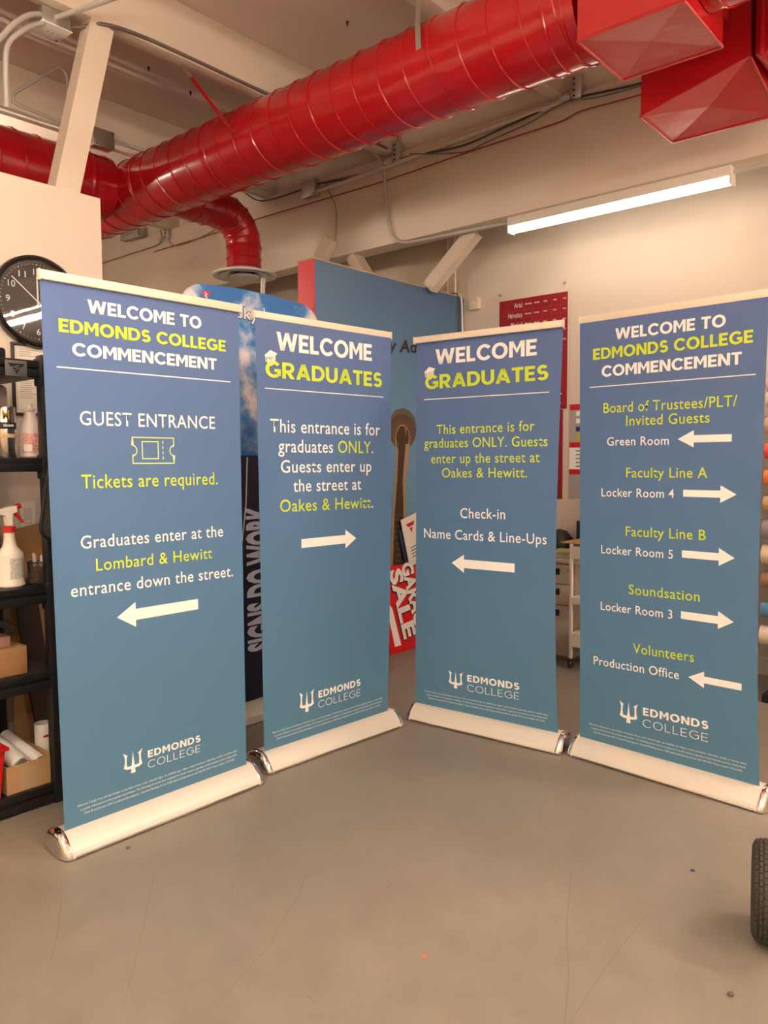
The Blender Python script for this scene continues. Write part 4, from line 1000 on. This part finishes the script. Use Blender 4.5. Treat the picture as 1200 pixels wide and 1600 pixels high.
# mesh pen cup
t = thing('mesh_cup', 'dark mesh cup holding wrapped sticks on the middle shelf', 'cup', (1.545,3.245,z_sh(2)))
mb = MB()
for k in range(26):
    a = 2*PI*k/26
    for sg in (-1,1):
        pts = [(.041*math.cos(a+sg*.25*j),.041*math.sin(a+sg*.25*j),.004+.017*j) for j in range(6)]
        mb.tube(pts, .0011, 4, caps=False)
o = mb.build('mesh_wall', black_m, t); o['kind'] = 'stuff'
MB().ring(.041,.003,32,6,Matrix.Translation((0,0,.092))).build('rim', black_m, t)
MB().lathe([(0,0),(.041,0),(.042,.004),(.038,.006),(0,.006)],24).build('cup_base', black_m, t)
MB().lathe([(.036,.008),(.037,.070),(.0,.074)],16).build('contents', mat('cup_contents',(.16,.10,.06),.8,var=.5,vscale=60), t)
for k in range(7):
    a = 2.4*k; o = MB().tube([(.016*math.cos(a),.016*math.sin(a),.02),(.026*math.cos(a)+.01,.026*math.sin(a),.115+.012*(k%3))], .0045, 6).build('stick', mat('clear_wrap',(.60,.50,.45),.25), t)
# net bag hanging on the post
t = thing('net_bag', 'black net pouch hanging on the shelf post', 'bag', (1.556,3.125,1.125))
pts = [(-.005,.0,.30),(-.018,.0,.25),(-.040,.0,.12),(-.052,.0,.04),(-.030,.0,.005),(.02,-.0,-.012),(.075,0,-.012)]
MB().tube(smoothpts(pts), .007, 8).build('edge_piping', black_m, t)
MB().prism([(-.002,.29),(-.015,.24),(-.038,.12),(-.048,.045),(-.028,.01),(.02,-.006),(.07,-.006),(.07,.29)][::-1],'y',-.003,.003).build('net', mat('net_black',(.05,.048,.04),.6,var=.5,vscale=90), t)
MB().tube([(-.002,0,.29),(.0,0,.33),(.015,.0,.36)], .004, 6).build('cord', black_m, t)
MB().lathe([(0,0),(.010,0),(.012,.01),(.006,.02),(0,.02)],10,M=Matrix.Translation((-.002,-.006,.29))).build('snap_hook', steel_m, t)
# lower shelves
t = thing('small_carton', 'open tan carton on the fourth shelf', 'box', (1.22,3.20,z_sh(3)))
MB().bbox(0,.245,0,.22,0,.115,.002).build('body', card_m, t)
o = MB().bbox(0,.19,0,.15,0,.045,.004).build('pink_box', mat('pink_card',(.38,.20,.16),.7)); o.location = (1.22,3.22,z_sh(3)+.117); tag(o, 'small pink box on the tan carton', 'box')
o = MB().tube(smoothpts([(1.28,3.19,z_sh(3)+.24),(1.38,3.19,z_sh(3)+.215),(1.405,3.19,z_sh(3)+.19)]), .014, 8).build('black_strap', black_m); tag(o, 'black strap end hanging over the pink box', 'strap')
t = thing('carton', 'cardboard box full of rolled prints on the bottom shelf', 'box', (1.360,3.19,z_sh(4)))
cb = MB(); W_, D_, H_ = .182,.30,.115
cb.box(0,W_,0,.004,0,H_); cb.box(0,W_,D_-.004,D_,0,H_+.01); cb.box(0,.004,.004,D_-.004,0,H_); cb.box(W_-.004,W_,.004,D_-.004,0,H_+.015); cb.box(.004,W_-.004,.004,D_-.004,0,.004)
cb.build('walls', cardl_m, t)
MB().box(.055,.125,-.0012,-.0002,.005,.100).build('packing_tape', mat('tape_tan',(.52,.36,.22),.35), t)
def rolled(p, q, r_, label, name='paper_roll'):
    p = Vector(p); q = Vector(q); t_ = (q-p); L_ = t_.length; M_ = Matrix.Translation(p) @ t_.to_track_quat('Z','Y').to_matrix().to_4x4()
    mb = MB().lathe([(r_*.80,0),(r_,0),(r_,L_),(r_*.80,L_),(r_*.80,0)],24,M=M_,cap=False)
    sp_ = []
    for k in range(30):
        a = .5*k; rr_ = r_*(.78-.012*k); sp_.append(((rr_*math.cos(a)),(rr_*math.sin(a)),.004))
    vs=[]; fs=[]
    for s in sp_: vs += [s,(s[0],s[1],L_*.5)]
    for k in range(29): fs.append((2*k,2*k+2,2*k+3,2*k+1))
    mb.add(vs,fs,0,True,M_)
    o = mb.build(name, paper_m); return tag(o, label, 'paper roll')
zb_ = z_sh(4)
rolled((1.425,3.205,zb_+.105),(1.39,3.44,zb_+.185),.036,'thick white paper roll at the left in the cardboard box')
rolled((1.505,3.205,zb_+.095),(1.47,3.45,zb_+.16),.028,'thinner white paper roll at the right in the cardboard box')
t = thing('red_bin', 'red plastic bin at the left end of the bottom shelf', 'bin', (1.118,3.18,z_sh(4)))
cb = MB(); cb.prism([(.02,0),(.21,0),(.235,.19),(0,.19)],'y',0,.28); cb.build('body', redplastic_m, t)
MB().bbox(-.012,.250,-.010,.29,.19,.205,.004).build('rim', redplastic_m, t)
t = thing('paper_tube', 'upright pink white paper tube with red mark on the bottom shelf', 'tube', (1.583,3.33,z_sh(4)))
MB().lathe([(.033,0),(.036,0),(.036,.215),(.033,.215),(.033,0)],22,cap=False).build('tube', paper_m, t)
flat_poly([arc(0,0,.02,.006,0,360,10)[:-1]], frame_negY(0,-.0365,.165), .0).build('red_mark', print_r, t, recalc=False)
# big cardboard and dark board leaning behind the shelf
o = MB().add([(1.62,3.70,0),(2.12,3.70,0),(2.12,3.74,1.20),(1.655,3.74,1.115),(1.62,3.708,0),(2.12,3.708,0),(2.12,3.748,1.20),(1.655,3.748,1.115)],[(0,1,2,3),(7,6,5,4),(0,4,5,1),(1,5,6,2),(2,6,7,3),(3,7,4,0)]).build('flattened_carton', card_m); tag(o, 'large flattened cardboard box leaning on the wall behind the shelf', 'cardboard')
o = MB().add([(1.735,3.67,0),(1.83,3.67,0),(1.74,3.69,.88),(1.63,3.69,.88),(1.735,3.69,0),(1.83,3.69,0),(1.74,3.70,.88),(1.63,3.70,.88)],[(0,1,2,3),(7,6,5,4),(0,4,5,1),(1,5,6,2),(2,6,7,3),(3,7,4,0)]).build('dark_board', mat('dark_board',(.035,.018,.01),.5)); tag(o, 'dark brown board leaning in front of the flattened cardboard', 'board')

# clock
t = thing('wall_clock', 'round black wall clock with white numerals on the left wall', 'clock', (1.842,YP-.002,2.205))
toNY = Matrix.Rotation(PI/2,4,'X')   # local z -> -y
MB().lathe([(.0,.0),(.215,.0),(.220,.012),(.218,.036),(.208,.044),(.197,.040),(.192,.022),(.192,.018),(0,.018)],64,M=toNY).build('rim', mat('clock_black',(.014,.012,.012),.25), t)
MB().lathe([(0,.0190),(.1915,.0190),(.1915,.0205),(0,.0205)],48,M=toNY,smooth=False).build('dial', mat('dial_black',(.035,.028,.025),.55), t)
Fc = frame_negY(0,-.0205,0)
for k in range(1,13):
    a = PI/2-2*PI*k/12; R_ = .142; w_ = .019 if k < 10 else .034
    font_text(str(k), Fc, R_*math.cos(a)-w_/2, R_*math.cos(a)+w_/2, R_*math.sin(a)-.0145, R_*math.sin(a)-.0145, .029, print_w, t, 'numeral', bold=.0, out=.001)
dots = []
for k in range(60):
    a = 2*PI*k/60; r_ = .0032 if k%5 == 0 else .0017
    dots.append(arc(.177*math.cos(a),.177*math.sin(a),r_,r_,0,360,8)[:-1])
o = flat_poly(dots, Fc, .001).build('minute_dots', print_w, t, recalc=False); o['kind'] = 'stuff'
a = math.radians(91); flat_poly(stroke([(-.024*math.cos(a),-.024*math.sin(a)),(.118*math.cos(a),.118*math.sin(a))], .0068), Fc, .004).build('hour_hand', print_w, t, recalc=False)
a = math.radians(140); flat_poly(stroke([(-.030*math.cos(a),-.030*math.sin(a)),(.162*math.cos(a),.162*math.sin(a))], .0050), Fc, .006).build('minute_hand', print_w, t, recalc=False)
MB().lathe([(0,.0),(.006,0),(.005,.008),(0,.009)],14,M=Matrix.Translation((0,-.0205,0)) @ toNY).build('hub', print_w, t)
MB().lathe([(0,.0335),(.199,.0335),(.199,.0350),(0,.0350)],48,M=toNY,smooth=False).build('glass', clear_mat('clear_glass'), t)
# framed certificate
t = thing('framed_certificate', 'black framed certificate on the wall below the clock', 'picture', (1.712,YP-.001,1.66))
fr_ = MB(); W_, H_ = .25,.345
fr_.bbox(0,W_,-.018,0,0,.013,.002); fr_.bbox(0,W_,-.018,0,H_-.013,H_,.002); fr_.bbox(0,.013,-.018,0,.013,H_-.013,.002); fr_.bbox(W_-.013,W_,-.018,0,.013,H_-.013,.002)
fr_.build('frame', mat('frame_black',(.02,.018,.017),.4), t)
MB().box(.0135,W_-.0135,-.006,-.002,.0135,H_-.0135).build('mat_board', mat('certificate_paper',(.80,.72,.62),.6), t)
cp = [[(.035,.315-.010*k),(.035+(.06 if k%3 else .10),.315-.010*k),(.035+(.06 if k%3 else .10),.3125-.010*k),(.035,.3125-.010*k)] for k in range(24) if k not in (4,5,11)]
cp += stroke([(.024,.024),(W_-.024,.024),(W_-.024,H_-.024),(.024,H_-.024)], .0016, True)
flat_poly(cp, frame_negY(0,-.006,0), .0006).build('printed_lines', mat('print_greybrown',(.28,.25,.22),.6), t, recalc=False)
# dimmer switch
t = thing('light_switch', 'white slide dimmer switch plate on the wall behind the shelves', 'switch', (1.765,YP-.001,1.10))
MB().bbox(-.038,.038,-.007,0,0,.145,.003).build('plate', paper_m, t)
MB().bbox(-.018,.018,-.010,-.0072,.038,.115,.002).build('paddle', mat('switch_white',(.70,.62,.56),.4), t)
MB().bbox(-.010,.012,-.013,-.0102,.024+.02,.034+.02,.001).build('slider', paper_m, t)

# ------------------------------------------------------------------ wheel at the right edge and bits on the floor
t = thing('cart_wheel', 'black pneumatic cart wheel with block tread at the right edge', 'wheel', (2.462,.612,.146), math.radians(-74)); t.scale = (1.09,1.09,1.09)
# local x = axle
Rx = Matrix.Rotation(PI/2,4,'Y')
prof = [(.075,-.030),(.090,-.040),(.108,-.0445),(.120,-.041),(.1275,-.032),(.1305,-.018),(.1312,0),(.1305,.018),(.1275,.032),(.120,.041),(.108,.0445),(.090,.040),(.075,.030)]
MB().lathe(prof,56,M=Rx,cap=False).build('tire', rubber_m, t)
def ct_block(a0,a1,x0_,x1_,tilt_=0):
    vs=[]
    for rr_, sh in ((.0,0),(.0045,.0012)):
        for xx, aa in ((x0_+sh,a0+sh*5),(x1_-sh,a0+sh*5),(x1_-sh,a1-sh*5),(x0_+sh,a1-sh*5)):
            ax = abs(xx); base = .1312-.0008*(ax/.018)**2 if ax < .018 else (.1304-(ax-.018)*.21 if ax < .032 else .1275-(ax-.032)*.85)
            R_ = base+rr_-.001
            vs.append((xx, R_*math.cos(aa), R_*math.sin(aa)))
    return vs, [(0,3,2,1),(4,5,6,7),(0,1,5,4),(1,2,6,5),(2,3,7,6),(3,0,4,7)]
proto = {}
for j, xs in enumerate(((-.0385,-.0290),(-.0275,-.0180),(-.0165,-.0055),(-.0045,.0045),(.0055,.0165),(.0180,.0275),(.0290,.0385))):
    vs, fs = ct_block(-.055,.055,xs[0],xs[1])
    me_o = MB().add(vs,fs).build('tread_block', rubber_m, t); me_o.rotation_euler = (0+.055*(j%2),0,0)
    for k in range(1,50):
        c_ = me_o.copy(); COL.objects.link(c_); c_.parent = t; c_.rotation_euler = (2*PI*k/50+.055*(j%2),0,0)
        if j in (6,): c_.name = 'tread_block'
# keep within 300 parts: join the hidden outer row
rows = [o for o in t.children if o.name.startswith('tread_block')]
extra = rows[250:]
mbx = MB()
for o in extra:
    Mx = Matrix.Rotation(o.rotation_euler[0],4,'X')
    mbx.add([Mx @ v.co for v in o.data.vertices], [list(p.vertices) for p in o.data.polygons])
for o in extra: bpy.data.objects.remove(o)
o = mbx.build('outer_tread', rubber_m, t); o['kind'] = 'stuff'
MB().lathe([(.022,-.026),(.060,-.020),(.074,-.032),(.080,-.032),(.080,.032),(.074,.032),(.060,.020),(.022,.026)],36,M=Rx,cap=False).build('rim', mat('wheel_white',(.6,.55,.5),.4), t)
MB().tube([(-.040,0,0),(.12,0,0)], .0125, 14).build('axle', steel_m, t)

mb = MB()
def scr(pts, w):
    p = smoothpts([(x,y,0) for x,y in pts],4)
    for q in stroke([(a.x,a.y) for a in p], w): mb.add([(u,v,.0004) for u,v in q], [(0,1,2,3)])
scr([(2.12,1.992),(1.95,1.94),(1.818,1.922),(1.70,1.85),(1.582,1.791),(1.50,1.74),(1.407,1.705),(1.27,1.66),(1.135,1.634)], .0022)
scr([(2.44,1.246),(2.28,1.17),(2.122,1.097),(1.93,.99),(1.749,.907)], .0028)
scr([(2.345,.937),(2.05,.925),(1.757,.897)], .0020)
scr([(1.124,1.789),(1.185,1.776)], .0022); scr([(1.398,1.484),(1.39,1.443)], .003); scr([(1.476,2.33),(1.25,2.05),(1.042,1.81)], .0018)
scr([(1.209,2.46),(1.12,2.30),(1.026,2.158)], .0025); scr([(1.70,2.25),(1.62,2.08),(1.5,1.95)], .0015); scr([(2.6,1.6),(2.55,1.55)], .002); scr([(3.0,1.35),(2.9,1.22)], .002)
cc = [(1.935+.045*math.cos(a_)*(1+.2*math.sin(3*a_)), 1.687+.03*math.sin(a_)*(1+.25*math.cos(2*a_))) for a_ in [2*PI*k/16 for k in range(17)]]
scr(cc, .0018)
for k in range(26):
    x_ = random.uniform(1.0,3.2); y_ = random.uniform(.6,2.4); a_ = random.uniform(0,PI); L_ = random.uniform(.015,.05)
    scr([(x_,y_),(x_+L_*math.cos(a_),y_+L_*math.sin(a_))], .0012)
o = mb.build('scratches', mat('scratch_brown',(.20,.155,.115),.5), floor, recalc=False); o['kind'] = 'stuff'
def bit(name, label, cat, x, y, r_, m, h=.5):
    bm = bmesh.new(); bmesh.ops.create_icosphere(bm, subdivisions=1, radius=r_)
    for v in bm.verts: v.co *= random.uniform(.75,1.15); v.co.z *= h
    zmin = min(v.co.z for v in bm.verts)
    for v in bm.verts: v.co.z -= zmin
    me = bpy.data.meshes.new(name); bm.to_mesh(me); bm.free(); me.materials.append(m)
    o = bpy.data.objects.new(name, me); COL.objects.link(o); o.location = (x,y,.0005); tag(o, label, cat)
bit('orange_scrap','tiny orange scrap on the floor in the middle foreground','scrap',1.728,1.342,.007,mat('orange_bit',(.9,.16,.03),.5),.3)
bit('pebble','small grey pebble on the floor near the lower right corner','pebble',2.126,.616,.010,mat('pebble_grey',(.12,.10,.08),.8))
bit('pebble','small brown pebble on the floor in front of the first banner base','pebble',1.528,2.577,.009,mat('pebble_brown',(.16,.11,.07),.8))
bit('blue_scrap','tiny dark blue scrap on the floor left of the wheel','scrap',2.707,.921,.009,mat('blue_bit',(.03,.04,.15),.5),.3)

# repeats of one kind share a group
GR = {'retractable_banner':'retractable banners standing in a half ring','knee_brace':'cream knee braces under the roof beams','strip_lamp':'white strip lamps in the room','steel_conduit':'steel conduits along the beams','junction_box':'metal junction boxes on the beams','perforated_bracket':'perforated brackets on the girder','hanger_strap':'hanger straps of the red ducts','spiral_duct':'red spiral ducts','duct_box':'square red duct boxes','pebble':'small pebbles on the floor','paper_roll':'paper rolls in the cardboard box','wall_screw':'screws above the font chart','thin_cable':'thin cables on the girder','black_cable':'dark cables on the beams'}
for o in COL.objects:
    if o.parent is None and o.name.split('.')[0] in GR: o['group'] = GR[o.name.split('.')[0]]

for o in COL.objects:
    if o.parent is not None and o.name.split('.')[0] in ('small_lettering','fine_print','grid_lines','printed_lines','label_marks','cover_screws','holes','emblem_mark'): o['kind'] = 'stuff'
